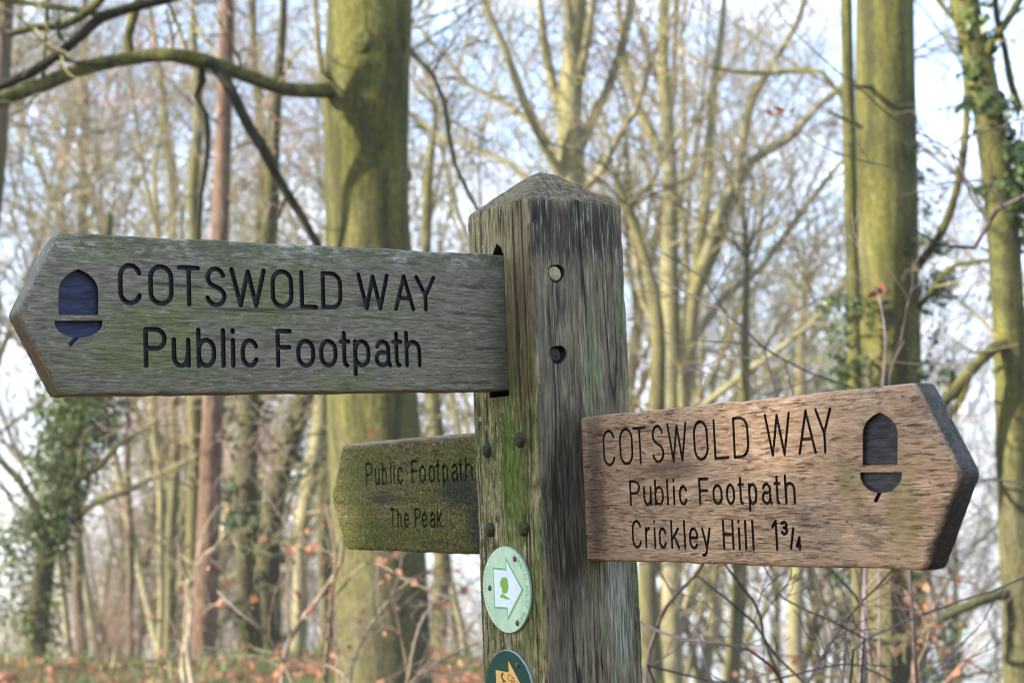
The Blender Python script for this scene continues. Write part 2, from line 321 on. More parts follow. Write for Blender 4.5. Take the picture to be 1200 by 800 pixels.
def mat_post():
    g = G('weathered_oak_post', .85, .2); x, y, z = g.sep()
    fib = g.noise(560, 2, .6, (1, 1, .055)); fib2 = g.noise(210, 4, .7, (1, 1, .06), loc=(3, 1, 2)); spl = g.ramp(g.m2('ABSOLUTE', g.m2('SUBTRACT', g.noise(34, 2, .5, (1, 1, .028), dist=.2, loc=(4, 4, 1)), .5)), [(.004, 1), (.012, 0)]); crk = g.ramp(g.noise(230, 3, .6, (1, 1, .06), dist=.3, loc=(1, 9, 4)), [(.35, 1), (.40, 0)]); fl = g.noise(210, 4, .7, (1, 1, .28)); big = g.noise(22, 5, .6, (1, 1, .42)); big2 = g.noise(38, 5, .65, (1, 1, .3), loc=(7, 3, 1))
    wob = g.noise(45, 5, .65, (1, 1, .3), loc=(2, 8, 1))
    f = g.m2('ADD', g.m2('MULTIPLY', fib, .5), g.m2('MULTIPLY', fib2, .5))
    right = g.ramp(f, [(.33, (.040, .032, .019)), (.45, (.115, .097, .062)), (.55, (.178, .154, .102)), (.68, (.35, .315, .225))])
    right = g.mix(g.m2('MULTIPLY', crk, .75), right, (.010, .009, .008)); right = g.mix(g.m2('MULTIPLY', spl, .9), right, (.008, .007, .006))
    right = g.mix(g.ramp(big, [(.38, .55), (.54, 0)]), right, g.ramp(fib, [(.4, (.018, .016, .013)), (.65, (.10, .092, .075))]))
    right = g.mix(g.m2('MULTIPLY', g.ramp(big2, [(.48, 0), (.62, .75)]), g.step(x, .03, .09)), right, g.ramp(fib, [(.35, (.03, .05, .018)), (.7, (.19, .25, .12))]))
    st = g.blob((.036, 0, 1.575), (.040, .1, .125), wob); right = g.mix(g.m2('MULTIPLY', st, .74), right, g.ramp(fib, [(.4, (.012, .010, .008)), (.62, (.055, .045, .034)), (.75, (.15, .13, .10))]))  # corner beside the right board: stain plus occlusion shade painted in
    st2 = g.blob((.05, 0, 1.855), (.10, .1, .040), wob); right = g.mix(g.m2('MULTIPLY', st2, .75), right, g.ramp(fib, [(.45, (.016, .014, .011)), (.58, (.06, .055, .045)), (.66, (.26, .25, .21))]))
    st3 = g.blob((.095, 0, 1.46), (.02, .1, .08), wob); right = g.mix(g.m2('MULTIPLY', st3, .6), right, g.ramp(fib, [(.4, (.10, .11, .085)), (.6, (.38, .42, .33))]))
    lf = g.m2('ADD', g.m2('MULTIPLY', fl, .6), g.m2('MULTIPLY', fib, .4))
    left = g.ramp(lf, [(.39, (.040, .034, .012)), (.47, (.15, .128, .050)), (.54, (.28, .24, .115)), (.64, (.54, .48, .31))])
    tan = g.ramp(g.m2('ADD', g.m2('MULTIPLY', fib, .6), g.m2('MULTIPLY', fib2, .4)), [(.36, (.075, .058, .026)), (.47, (.20, .163, .080)), (.57, (.34, .285, .155)), (.66, (.46, .40, .25))])
    left = g.mix(g.step(z, 1.66, 1.74), left, tan)
    brown = g.ramp(fib2, [(.37, (.045, .028, .014)), (.62, (.17, .12, .06))])
    left = g.mix(g.m2('MULTIPLY', g.blob((0, .02, 1.76), (.1, .040, .15), wob), .75), left, brown)  # soft shadow of the left board painted on in brown
    moss = g.ramp(fl, [(.35, (.035, .05, .006)), (.6, (.115, .15, .022)), (.75, (.22, .25, .07))])
    left = g.mix(g.m2('MAXIMUM', g.m2('MULTIPLY', crk, .75), g.m2('MULTIPLY', spl, .8)), left, (.022, .016, .008))
    mo = g.m2('MAXIMUM', g.blob((0, .052, 1.605), (.1, .034, .10), wob), g.ramp(g.m2('ADD', g.m2('MULTIPLY', big2, .5), g.m2('MULTIPLY', fl, .5)), [(.47, 0), (.57, .75)]))
    left = g.mix(g.m2('MULTIPLY', mo, g.step(z, 1.78, 1.70)), left, moss)
    lich = g.m2('MULTIPLY', g.ramp(g.noise(210, 3, .6, (1, 1, .5), loc=(5, 5, 5)), [(.60, 0), (.68, .8)]), g.step(y, .02, .11)); left = g.mix(lich, left, (.50, .47, .36))
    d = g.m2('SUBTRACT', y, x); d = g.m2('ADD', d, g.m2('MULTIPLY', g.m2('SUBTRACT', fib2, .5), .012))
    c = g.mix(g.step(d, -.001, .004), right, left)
    top = g.ramp(g.noise(150, 5, .75), [(.37, (.024, .018, .009)), (.5, (.095, .072, .038)), (.63, (.22, .175, .10))])
    ge = g.n('ShaderNodeNewGeometry'); sn = g.n('ShaderNodeSeparateXYZ'); g.put(sn.inputs[0], ge.outputs['Normal'])
    c = g.mix(g.m2('MULTIPLY', g.step(sn.outputs[2], .2, .6), .7), c, top)
    h = g.m2('ADD', g.m2('MULTIPLY', fib, .8), g.m2('ADD', g.m2('MULTIPLY', fl, .5), g.m2('SUBTRACT', g.m2('MULTIPLY', fib2, .9), g.m2('ADD', g.m2('MULTIPLY', crk, .6), g.m2('MULTIPLY', spl, 1.2)))))
    return g.done(c, g.bump(h, .0024, .9))
def mat_dark_wood(name='dark_end_grain', a=(.012, .010, .008), b=(.05, .042, .033)):
    g = G(name, .8, .2); n = g.noise(160, 5, .65); return g.done(g.ramp(n, [(.35, a), (.65, b)]), g.bump(n, .001, .8))
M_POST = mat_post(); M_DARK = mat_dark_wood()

def apply_bool(ob, cutters):
    dg = None
    for c in cutters:
        m = ob.modifiers.new('cut', 'BOOLEAN'); m.operation = 'DIFFERENCE'; m.solver = 'EXACT'; m.object = c
    dg = bpy.context.evaluated_depsgraph_get(); dg.update()
    me = bpy.data.meshes.new_from_object(ob.evaluated_get(dg)); ob.modifiers.clear(); old = ob.data; ob.data = me; me.name = ob.name; bpy.data.meshes.remove(old)
    for c in cutters:
        d = c.data; bpy.data.objects.remove(c); bpy.data.meshes.remove(d)
def smooth_angle(ob, deg=35):
    me = ob.data; me.polygons.foreach_set('use_smooth', [True] * len(me.polygons)); me.set_sharp_from_angle(angle=R(deg))
def prism(lo, hi, mats, mi=1, name='cutter'):
    (x0, y0, z0), (x1, y1, z1) = lo, hi
    V = [(x, y, z) for z in (z0, z1) for y in (y0, y1) for x in (x0, x1)]
    o = mesh_obj(name, V, [(0, 2, 3, 1), (4, 5, 7, 6), (0, 1, 5, 4), (2, 6, 7, 3), (0, 4, 6, 2), (1, 3, 7, 5)], mats)
    o.data.polygons.foreach_set('material_index', [mi] * 6); return o

def build_post():
    n = 44; rr = .0060; sec = []
    for (cx, cy, nx, ny) in ((0, 0, 1, 0), (WPOST, 0, 0, 1), (WPOST, WPOST, -1, 0), (0, WPOST, 0, -1)):
        # corner arc then the side that follows
        tx, ty = nx, ny; px, py = -ny, nx
        for k in range(4):
            a = k / 4 * math.pi / 2
            ox = cx + rr * (tx + px); oy = cy + rr * (ty + py)
            sec.append((ox - rr * (math.cos(a) * tx + math.sin(a) * px), oy - rr * (math.cos(a) * ty + math.sin(a) * py), k in (0, 1, 2, 3)) if False else
                       (ox - rr * (math.cos(a) * tx * 1 + math.sin(a) * px), oy - rr * (math.cos(a) * ty + math.sin(a) * py), 1))
        for k in range(n + 1):
            s = rr + (WPOST - 2 * rr) * k / n; sec.append((cx + tx * s, cy + ty * s, 0))
    zs = list(np.linspace(-.25, 1.30, 12)) + list(np.linspace(1.305, ZT, 190))
    V = []; c = WPOST / 2
    def disp(x, y, z, zz):
        f = mn.noise(Vector((x * 190, y * 190, z * 7))) * .0007 + mn.noise(Vector((x * 70, y * 70, z * 5 + 9))) * .0010 + mn.noise(Vector((x * 16, y * 16, z * 9))) * .0011
        f -= .0022 * max(0, mn.noise(Vector((x * 120 + 5, y * 120, z * 6))) - .32) / .3
        f -= .0018 * max(0, mn.noise(Vector((x * 60, y * 60, z * 30 + 4))) - .3) / .3 * ss(1.80, 1.885, zz) 
        e_ = min(abs(x), abs(x - WPOST)) + min(abs(y), abs(y - WPOST)); f -= ss(.014, .003, e_) * (.0015 * max(0, mn.noise(Vector((9, 3 + x * 20, z * 42)))) + .0012 * max(0, mn.noise(Vector((2, y * 20, z * 130)))))
        return f
    for z in zs:
        for (x, y, k) in sec:
            d = Vector((x - c, y - c, 0)); ox = abs(x - c) > c - rr - 1e-6; oy = abs(y - c) > c - rr - 1e-6
            nrm = Vector((math.copysign(1, x - c) if ox else 0, math.copysign(1, y - c) if oy else 0, 0)); nrm.normalize()
            f = disp(x, y, z, z); V.append((x + nrm.x * f, y + nrm.y * f, z + (.0035 * mn.noise(Vector((x * 90, y * 90, 1))) if z == zs[-1] else 0)))
    m = len(sec); Fc = []
    for i in range(len(zs) - 1):
        for k in range(m):
            k2 = (k + 1) % m; Fc.append((i * m + k, i * m + k2, (i + 1) * m + k2, (i + 1) * m + k))
    # four-way weathered cap
    last = (len(zs) - 1) * m; rings = 22; HC = .049
    for i in range(1, rings):
        t = i / rings
        for (x, y, k) in sec:
            X = x + (c - x) * t; Y = y + (c - y) * t
            hz = HC * (1 - (1 - t) ** 1.0) * (1 - .12 * t ** 7) ; w = min(1, i / 3)
            V.append((X, Y, ZT + hz + w * (.0012 * mn.noise(Vector((X * 80, Y * 80, 3))) + .0012 * mn.noise(Vector((X * 220, Y * 220, 3))) - .003 * max(0, mn.noise(Vector((X * 45, Y * 45, 8))) - .2))))
        b = last + i * m
        for k in range(m):
            k2 = (k + 1) % m; Fc.append((b - m + k, b - m + k2, b + k2, b + k))
    V.append((c, c, ZT + HC * .885)); ti = len(V) - 1; b = last + (rings - 1) * m
    for k in range(m): Fc.append((b + k, b + (k + 1) % m, ti))
    Fc.append(tuple(reversed(range(m))))
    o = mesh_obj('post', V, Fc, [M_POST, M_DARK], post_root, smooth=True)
    bm = bmesh.new(); bm.from_mesh(o.data); bmesh.ops.remove_doubles(bm, verts=bm.verts, dist=2e-5); bmesh.ops.recalc_face_normals(bm, faces=bm.faces); bm.to_mesh(o.data); bm.free()
    return o
post = build_post()
# mortise for the left board, with the ragged gap above it, and the peg holes
BL = .05273; TKL = .034; ZLT, ZLB, TL = 1.83586, 1.6905, .00823
cut = [prism((-.02, BL - .0012, ZLB - .006), (.1, BL + TKL + .002, ZLT + .0015), [M_POST, M_DARK])]
V = [(xx, yy, zz) for xx in (-.02, .05) for yy, zz in ((BL - .001, ZLT - .003), (BL + .026, ZLT - .003), (BL + .017, ZLT + .006), (BL + .0105, ZLT + .0135), (BL + .003, ZLT + .008))]
o = mesh_obj('cutter', V, [(0, 1, 2, 3, 4), (9, 8, 7, 6, 5)] + [(i, 5 + i, 5 + (i + 1) % 5, (i + 1) % 5) for i in range(5)], [M_POST, M_DARK]); o.data.polygons.foreach_set('material_index', [1] * 7)
bm = bmesh.new(); bm.from_mesh(o.data); bmesh.ops.recalc_face_normals(bm, faces=bm.faces); bm.to_mesh(o.data); bm.free(); cut.append(o)
def rod(c, axis, r, d0, d1, mats, mi, seg=20, name='cutter', parent=None, wob=.0):
    V = []; Fc = []
    for d in (d0, d1):
        for k in range(seg):
            a = 2 * math.pi * k / seg; q = r * (1 + wob * math.sin(2 * a + 1) + wob * math.sin(3 * a)); p, s = q * math.cos(a), q * math.sin(a)
            V.append((c[0] + p, d, c[1] + s) if axis == 'y' else (d, c[0] + p, c[1] + s))
    Fc = [tuple(range(seg)), tuple(range(2 * seg - 1, seg - 1, -1))] + [(k, seg + k, seg + (k + 1) % seg, (k + 1) % seg) for k in range(seg)]
    o = mesh_obj(name, V, Fc, mats, parent); o.data.polygons.foreach_set('material_index', [mi] * len(Fc))
    bm = bmesh.new(); bm.from_mesh(o.data); bmesh.ops.recalc_face_normals(bm, faces=bm.faces); bm.to_mesh(o.data); bm.free(); return o
pegs_r = [on_b(652, 320, 0), on_b(654, 415, 0)]; pegs_l = [on_a(572, 527, 0), on_a(610, 515, 0), on_a(575, 620, 0), on_a(615, 619, 0)]
for p in pegs_r: cut.append(rod(p, 'y', .0103, -.02, .012, [M_POST, M_DARK], 1, wob=.07))
for c_ in cut: c_.parent = post_root
apply_bool(post, cut); smooth_angle(post, 50)
def dome(c, axis, r, h, out, mat, name, parent, seg=14, wob=.05):
    V = []; Fc = []; rings = [(1, -.01), (1, h * .3), (.82, h * .75), (.45, h)]
    for q, d in rings:
        for k in range(seg):
            a = 2 * math.pi * k / seg; w = q * r * (1 + wob * math.sin(2 * a + c[0] * 99)); p, s = w * math.cos(a), w * math.sin(a)
            V.append((c[0] + p, out - d, c[1] + s) if axis == 'y' else (out - d, c[0] + p, c[1] + s))
    for i in range(len(rings) - 1):
        for k in range(seg): Fc.append((i * seg + k, i * seg + (k + 1) % seg, (i + 1) * seg + (k + 1) % seg, (i + 1) * seg + k))
    Fc.append(tuple(range((len(rings) - 1) * seg, len(rings) * seg)))
    o = mesh_obj(name, V, Fc, mat, parent, smooth=True); bm = bmesh.new(); bm.from_mesh(o.data); bmesh.ops.recalc_face_normals(bm, faces=bm.faces); bm.to_mesh(o.data); bm.free(); return o
M_PEG1 = plain('pale_peg_end_grain', (.30, .26, .16), .8, .2, .35, 300); M_PEG2 = plain('dark_peg_end_grain', (.045, .04, .03), .8, .2, .5, 300)
tag(dome(pegs_r[0], 'y', .0078, .001, .003, M_PEG1, 'peg', post), 'pale round peg end in a dark hole')
tag(dome(pegs_r[1], 'y', .0072, .001, .006, M_PEG2, 'peg', post), 'dark sunken peg end')
for i, p in enumerate(pegs_l): dome(p, 'x', .0078, .0042, -.001, plain('mossy_peg', (.045, .040, .020), .85, .2, .5, 300) if i == 0 else bpy.data.materials['mossy_peg'], 'peg', post)

# ------------------------------------------------------------------ signpost: boards
def board(name, outline, th, front, axis, mats, label, seed, e=.0055):
    """outline: corners (s, z), anticlockwise seen with s to the right; the front face lies at `front` and the board thickens to the positive side"""
    rng = random.Random(seed); pts = []
    for (p, q) in zip(outline, outline[1:] + outline[:1]):
        d = math.hypot(q[0] - p[0], q[1] - p[1]); k = max(1, int(d / .005))
        for i in range(k): pts.append((p[0] + (q[0] - p[0]) * i / k, p[1] + (q[1] - p[1]) * i / k))
    P = [Vector(p) for p in pts]; n = len(P)
    P = [p.lerp((P[i - 1] + P[(i + 1) % n]) / 2, .4) for i, p in enumerate(P)]     # worn corners
    N = []
    for i in range(n):
        t = P[(i + 1) % n] - P[i - 1]; N.append(Vector((t.y, -t.x)).normalized())
    V = []; Fc = []
    rings = [(e, 0), (.45 * e, .13 * e), (.13 * e, .45 * e), (0, e), (0, th - e), (.3 * e, th - .3 * e), (e, th)]
    for inn, d in rings:
        for i in range(n):
            f = .0007 * mn.noise(Vector((P[i].x * 60, P[i].y * 60, seed))) + .0011 * mn.noise(Vector((P[i].x * 17, P[i].y * 17, seed + 5)))
            q = P[i] - N[i] * (inn * (.75 + .5 * abs(mn.noise(Vector((P[i].x * 30, P[i].y * 30, seed + 9))))) - f)
            V.append((q.x, front + d, q.y) if axis == 'y' else (front + d, q.x, q.y))
    m = len(rings)
    for j in range(m - 1):
        for i in range(n): Fc.append((j * n + i, j * n + (i + 1) % n, (j + 1) * n + (i + 1) % n, (j + 1) * n + i))
    Fc += [tuple(range(n)), tuple(range((m - 1) * n, m * n))]
    o = mesh_obj(name, V, Fc, mats, post_root)
    bm = bmesh.new(); bm.from_mesh(o.data); bmesh.ops.recalc_face_normals(bm, faces=bm.faces); bm.to_mesh(o.data); bm.free()
    o['label'] = label; return o
def place(V, front, axis):                          # (s, z, depth) -> signpost frame
    return [((v[0], front + v[2], v[1]) if axis == 'y' else (front + v[2], v[0], v[1])) for v in V]
def line_strokes(spec, axis, plane, tops, bots, half, jit=0, seed=1):
    """spec: [(char, u0, u1[, vtop, vbot])]; tops/bots: two (u, v) each giving the cap line and the base line in the photo"""
    f = on_b if axis == 'y' else on_a; out = []; rng = random.Random(seed)
    def lv(l, u): return l[0][1] + (l[1][1] - l[0][1]) * (u - l[0][0]) / (l[1][0] - l[0][0])
    for sp in spec:
        ch, u0, u1 = sp[:3]; vm = lambda u: (lv(tops, u) + lv(bots, u)) / 2
        s0 = f(u0, vm(u0), plane)[0]; s1 = f(u1, vm(u1), plane)[0]
        um = (u0 + u1) / 2; zt_ = f(um, sp[3] if len(sp) > 3 else lv(tops, um), plane)[1]; zb_ = f(um, sp[4] if len(sp) > 3 else lv(bots, um), plane)[1]
        # slope of the line of writing
        sg = 1 if s1 > s0 else -1
        zt_ -= half; zb_ += half; s0 += sg * half; s1 -= sg * half
        if abs(s1 - s0) < half * .6 or (s1 - s0) * sg < 0: s0 = s1 = (s0 + s1) / 2
        e0 = f(u0, vm(u0), plane)[1]; e1 = f(u1, vm(u1), plane)[1]; sl = (e1 - e0) / ((f(u1, vm(u1), plane)[0] - f(u0, vm(u0), plane)[0]) + 1e-9)
        g = []
        for st in GL[ch]:
            q = []
            for (x, y) in st:
                s_ = s0 + (s1 - s0) * x; q.append((s_ + rng.uniform(-jit, jit), zb_ + (zt_ - zb_) * y + sl * (s_ - (s0 + s1) / 2) + rng.uniform(-jit, jit)))
            g.append(q)
        out.append(g)
    return out
def acorn(axis, plane, body, cup, stem, w):
    f = on_b if axis == 'y' else on_a
    xl, xr, ya, ysh, yb = body; pts = []
    mid = (xl + xr) / 2 + body_shift[axis]
    pts += [(xl, yb), (xr, yb), (xr, ysh)]
    for t in np.linspace(0, 1, 9)[1:]: pts.append((xr + (mid - xr) * (1 - math.cos(t * 1.13)) / (1 - math.cos(1.13)), ysh + (ya - ysh) * math.sin(t * 1.13) / math.sin(1.13)))
    for t in np.linspace(0, 1, 9)[::-1][1:]: pts.append((xl + (mid - xl) * (1 - math.cos(t * 1.13)) / (1 - math.cos(1.13)), ysh + (ya - ysh) * math.sin(t * 1.13) / math.sin(1.13)))
    xl, xr, yt, yb = cup; c2 = [(xl, yt), (xr, yt)]
    for a in np.linspace(0, 180, 15): c2.append(((xl + xr) / 2 + (xr - xl) / 2 * math.cos(R(a)), yt + 3 + (yb - yt - 3) * math.sin(R(a))))
    (ax, ay), (bx, by) = stem; dx, dy = bx - ax, by - ay; l = math.hypot(dx, dy); px, py = -dy / l * w / 2, dx / l * w / 2
    c3 = [(ax + px, ay + py), (bx + px, by + py), (bx - px, by - py), (ax - px, ay - py)]
    return [[f(u, v, plane) for u, v in c] for c in (pts, c2, c3)]
body_shift = {'y': 0, 'x': -1}
def carve(ob, groups, acorns, front, axis, depth, half, cell, mats, paint, fillmat, acornmat):
    fv, ff = [], []; cuts = []
    CV, CF = [], []
    for g in groups:
        lps = [simplify(l, cell * .18) for l in contours(g, half, cell)]
        V, Fc = extrude_fill(lps, -.003, depth); b = len(CV); CV += place(V, front, axis); CF += [tuple(i + b for i in f) for f in Fc]
        V, Fc = extrude_fill(lps, depth - .0007, depth + .004); b = len(fv); fv += place(V, front, axis); ff += [tuple(i + b for i in f) for f in Fc]
    o = mesh_obj('cutter', CV, CF, mats, post_root); o.data.polygons.foreach_set('material_index', [1] * len(CF)); cuts.append(o)
    av, af = [], []
    for i, pg in enumerate(acorns):
        V, Fc = extrude_fill([pg], -.003, depth + .001 + .0003 * i); o = mesh_obj('cutter', place(V, front, axis), Fc, mats, post_root); o.data.polygons.foreach_set('material_index', [1] * len(Fc)); cuts.append(o)
        if i == 2: depth2 = depth + .0004
        else: depth2 = depth
        V, Fc = extrude_fill([pg], depth2, depth + .004); b = len(av); av += place(V, front, axis); af += [tuple(i2 + b for i2 in f) for f in Fc]
    for c in cuts:
        bm = bmesh.new(); bm.from_mesh(c.data); bmesh.ops.remove_doubles(bm, verts=bm.verts, dist=1e-6); bmesh.ops.recalc_face_normals(bm, faces=bm.faces); bm.to_mesh(c.data); bm.free()
    apply_bool(ob, cuts); smooth_angle(ob, 40)
    mesh_obj('lettering', fv, ff, fillmat, ob)
    if acorns: mesh_obj('acorn_emblem', av, af, acornmat, ob)

def grain_set(g, along):
    st = {'x': (.24, 1, 1), 'y': (1, .24, 1)}[along]; st2 = {'x': (.34, 1, 1), 'y': (1, .34, 1)}[along]
    fib = g.noise(620, 2, .6, {'x': (.12, 1, 1), 'y': (1, .12, 1)}[along]); fib2 = g.m2('ADD', g.m2('MULTIPLY', g.noise(230, 4, .7, {'x': (.10, 1, 1), 'y': (1, .10, 1)}[along], dist=.3, loc=(1, 2, 3)), .6), g.m2('MULTIPLY', g.noise(75, 4, .6, {'x': (.03, 1, 1), 'y': (1, .03, 1)}[along], dist=.3, loc=(6, 2, 9)), .4)); big = g.noise(20, 5, .6, {'x': (.45, 1, 1), 'y': (1, .45, 1)}[along], loc=(4, 4, 4)); wob = g.noise(34, 6, .7, {'x': (.5, 1, 1), 'y': (1, .5, 1)}[along])
    return fib, fib2, big, wob
def mat_left():
    g = G('grey_green_weathered_board', .8, .25); x, y, z = g.sep(); fib, fib2, big, wob = grain_set(g, 'x')
    f = g.m2('ADD', g.m2('MULTIPLY', fib, .55), g.m2('MULTIPLY', fib2, .45))
    c = g.ramp(f, [(.35, (.064, .059, .041)), (.46, (.112, .104, .075)), (.54, (.145, .136, .100)), (.65, (.225, .211, .160))])
    c = g.mix(g.ramp(g.noise(200, 3, .6, (.10, 1, 1), dist=.5, loc=(2, 7, 5)), [(.33, .6), (.38, 0)]), c, (.03, .028, .019))
    green = g.ramp(f, [(.36, (.055, .066, .024)), (.6, (.14, .165, .065))])
    gm = g.m2('MAXIMUM', g.m2('MULTIPLY', g.ramp(big, [(.47, 0), (.64, .8)]), g.step(x, -.02, -.25)), g.m2('MULTIPLY', g.blob((-.38, BL, 1.735), (.05, .1, .05), wob), .85))
    c = g.mix(gm, c, green)
    lv = g.m2('SUBTRACT', z, g.m2('MULTIPLY', x, TL))
    edge = g.m2('MULTIPLY', g.step(g.m2('ADD', lv, g.m2('MULTIPLY', g.m2('SUBTRACT', wob, .5), .03)), ZLT - .03, ZLT - .006), g.ramp(g.noise(170, 5, .7, (.4, 1, 1)), [(.48, 0), (.62, .75)]))
    c = g.mix(edge, c, (.36, .37, .30))
    edge2 = g.m2('MULTIPLY', g.step(lv, ZLT - .034, ZLT - .004), g.ramp(wob, [(.45, .75), (.6, 0)])); c = g.mix(edge2, c, (.07, .075, .035))
    lich = g.ramp(g.noise(260, 5, .8, (.35, 1, 1), loc=(9, 2, 4)), [(.57, 0), (.66, .5)]); c = g.mix(lich, c, (.33, .32, .27))
    spl = g.ramp(g.m2('ABSOLUTE', g.m2('SUBTRACT', g.noise(26, 2, .5, (.03, 1, 1), dist=.2, loc=(4, 4, 1)), .5)), [(.002, .8), (.007, 0)]); c = g.mix(g.m2('MULTIPLY', spl, g.ramp(big, [(.45, 0), (.55, 1)])), c, (.02, .018, .013))
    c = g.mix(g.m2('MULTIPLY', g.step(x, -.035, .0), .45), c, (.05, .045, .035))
    # the golden end cut
    e = g.step(g.m2('ADD', g.m2('MULTIPLY', x, -1), g.m2('MULTIPLY', g.m2('ABSOLUTE', g.m2('SUBTRACT', lv, (ZLT + ZLB) / 2)), -.52)), .506, .516)
    endc = g.ramp(g.noise(90, 4), [(.3, (.05, .033, .012)), (.7, (.13, .09, .035))]); d = g.m2('MULTIPLY', g.step(y, BL + .001, BL + .006), e)
    c = g.mix(g.m2('MULTIPLY', g.step(y, BL + .003, BL + .007), g.m2('MULTIPLY', g.step(x, -.45, -.478), g.step(lv, (ZLT + ZLB) / 2 + .003, (ZLT + ZLB) / 2 - .003))), c, endc)
    h = g.m2('ADD', fib, g.m2('MULTIPLY', fib2, .7)); return g.done(c, g.bump(h, .0013, .9))
AR = .05616; ZRT, ZRB, TR = 1.65783, 1.50836, -.00887; BRS, BRT = -.4493, -.49
def mat_right():
    g = G('warm_brown_board', .75, .25); x, y, z = g.sep(); fib, fib2, big, wob = grain_set(g, 'y')
    f = g.m2('ADD', g.m2('MULTIPLY', fib, .5), g.m2('MULTIPLY', fib2, .5))
    c = g.ramp(f, [(.35, (.12, .070, .038)), (.45, (.265, .165, .096)), (.54, (.355, .235, .142)), (.65, (.48, .35, .23))])
    crack = g.ramp(g.noise(400, 4, .65, (1, .12, 1), dist=.6, loc=(3, 3, 8)), [(.36, .85), (.42, 0)]); c = g.mix(crack, c, (.05, .028, .016))
    patch = g.m2('MULTIPLY', g.ramp(wob, [(.50, 0), (.62, .7)]), g.ramp(g.noise(150, 6, .8, (1, .3, 1), loc=(6, 1, 1)), [(.45, 0), (.55, 1)])); c = g.mix(patch, c, (.085, .060, .050))
    pale = g.ramp(big, [(.50, 0), (.66, .45)]); c = g.mix(pale, c, g.ramp(fib2, [(.35, (.30, .20, .12)), (.65, (.56, .41, .26))]))
    grn = g.m2('MAXIMUM', g.blob((AR, -.375, 1.585), (.1, .022, .02), wob), g.blob((AR, -.43, 1.56), (.1, .02, .05), wob)); c = g.mix(g.m2('MULTIPLY', grn, .5), c, (.17, .14, .045))
    s1 = g.blob((AR, -.395, 1.545), (.1, .026, .020), wob); c = g.mix(g.m2('MULTIPLY', g.m2('MULTIPLY', s1, g.ramp(g.noise(120, 5, .8, (1, .3, 1)), [(.40, .1), (.56, 1)])), .8), c, (.075, .058, .042))
    s2 = g.m2('MAXIMUM', g.blob((AR, -.02, 1.58), (.1, .020, .10), wob), g.blob((AR, -.14, 1.60), (.1, .07, .014), wob)); c = g.mix(g.m2('MULTIPLY', s2, .65), c, (.07, .042, .028))  # first blob paints the post's shadow on the board, second a smudge
    # blackened pointed end
    az = g.m2('ABSOLUTE', g.m2('SUBTRACT', g.m2('SUBTRACT', z, g.m2('MULTIPLY', y, TR)), (ZRT + ZRB) / 2))
    e = g.m2('ADD', g.m2('MULTIPLY', y, -1), g.m2('MULTIPLY', az, .53)); e = g.m2('ADD', e, g.m2('MULTIPLY', g.m2('SUBTRACT', wob, .5), .035))
    lower = g.step(z, 1.60, 1.55)
    c = g.mix(g.step(g.m2('ADD', e, g.m2('MULTIPLY', lower, .008)), .486, .499), c, g.mix(lower, (.085, .078, .068), (.030, .024, .018)))
    e0 = g.m2('ADD', g.m2('MULTIPLY', y, -1), g.m2('MULTIPLY', az, .53)); c = g.mix(g.m2('MULTIPLY', g.step(x, AR + .0012, AR + .0045), g.step(e0, .474, .483)), c, g.mix(lower, g.ramp(fib2, [(.40, (.020, .018, .014)), (.60, (.075, .070, .060))]), g.ramp(fib2, [(.35, (.010, .008, .006)), (.65, (.035, .028, .02))])))
    h = g.m2('ADD', fib, g.m2('ADD', g.m2('MULTIPLY', fib2, .7), g.m2('MULTIPLY', crack, -.8))); return g.done(c, g.bump(h, .0015, .9))
AP = .05616; ZPT, ZPB, TP = 1.65269, 1.51103, -.00192; PS, PT = .54284, .58042
def mat_peak():
    g = G('mossy_board', .9, .15); x, y, z = g.sep(); fib, fib2, big, wob = grain_set(g, 'y')
    sp = g.noise(250, 4, .72); c = g.ramp(g.m2('ADD', g.m2('MULTIPLY', sp, .6), g.m2('MULTIPLY', fib2, .4)), [(.39, (.012, .011, .003)), (.47, (.050, .047, .011)), (.57, (.16, .14, .05))])
    c = g.mix(g.ramp(big, [(.42, .0), (.62, .85)]), c, g.ramp(sp, [(.37, (.026, .032, .005)), (.62, (.105, .115, .018))]))
    c = g.mix(g.ramp(g.noise(75, 5, .7, loc=(4, 1, 9)), [(.52, 0), (.62, .65)]), c, g.ramp(sp, [(.4, (.05, .035, .02)), (.62, (.17, .125, .07))]))
    lich = g.ramp(g.noise(150, 3, .6, (1, .6, 1), loc=(8, 8, 1)), [(.64, 0), (.72, .6)]); c = g.mix(lich, c, (.36, .32, .20))
    st = g.m2('MAXIMUM', g.blob((AP, .235, 1.585), (.1, .075, .022), wob), g.blob((AP, .20, 1.545), (.1, .050, .050), wob)); st = g.m2('MULTIPLY', st, g.ramp(g.noise(60, 5, .75, (1, .5, 1), loc=(3, 3, 3)), [(.36, .15), (.5, 1)])); c = g.mix(g.m2('MULTIPLY', st, .85), c, g.ramp(sp, [(.4, (.008, .008, .008)), (.68, (.05, .047, .04))]))
    st = g.blob((AP, .43, 1.578), (.1, .05, .008), wob); c = g.mix(g.m2('MULTIPLY', st, .7), c, (.03, .027, .02))
    top = g.step(z, ZPT - .010, ZPT - .002); c = g.mix(top, c, g.ramp(fib2, [(.35, (.09, .065, .04)), (.65, (.33, .26, .17))]))
    return g.done(c, g.bump(g.m2('ADD', sp, g.m2('MULTIPLY', fib2, .6)), .0022, .8))
def mat_paint(name, a, b, rough=.6):
    g = G(name, rough, .3); n = g.noise(240, 4, .7, (.2, .2, 1)); return g.done(g.ramp(n, [(.40, a), (.62, b)]), g.bump(n, .001, .6))
M_BLACK = mat_paint('black_letter_paint', (.004, .005, .006), (.012, .013, .015)); M_BROWNCUT = mat_paint('dark_cut_wood', (.010, .006, .004), (.035, .022, .014), .9)
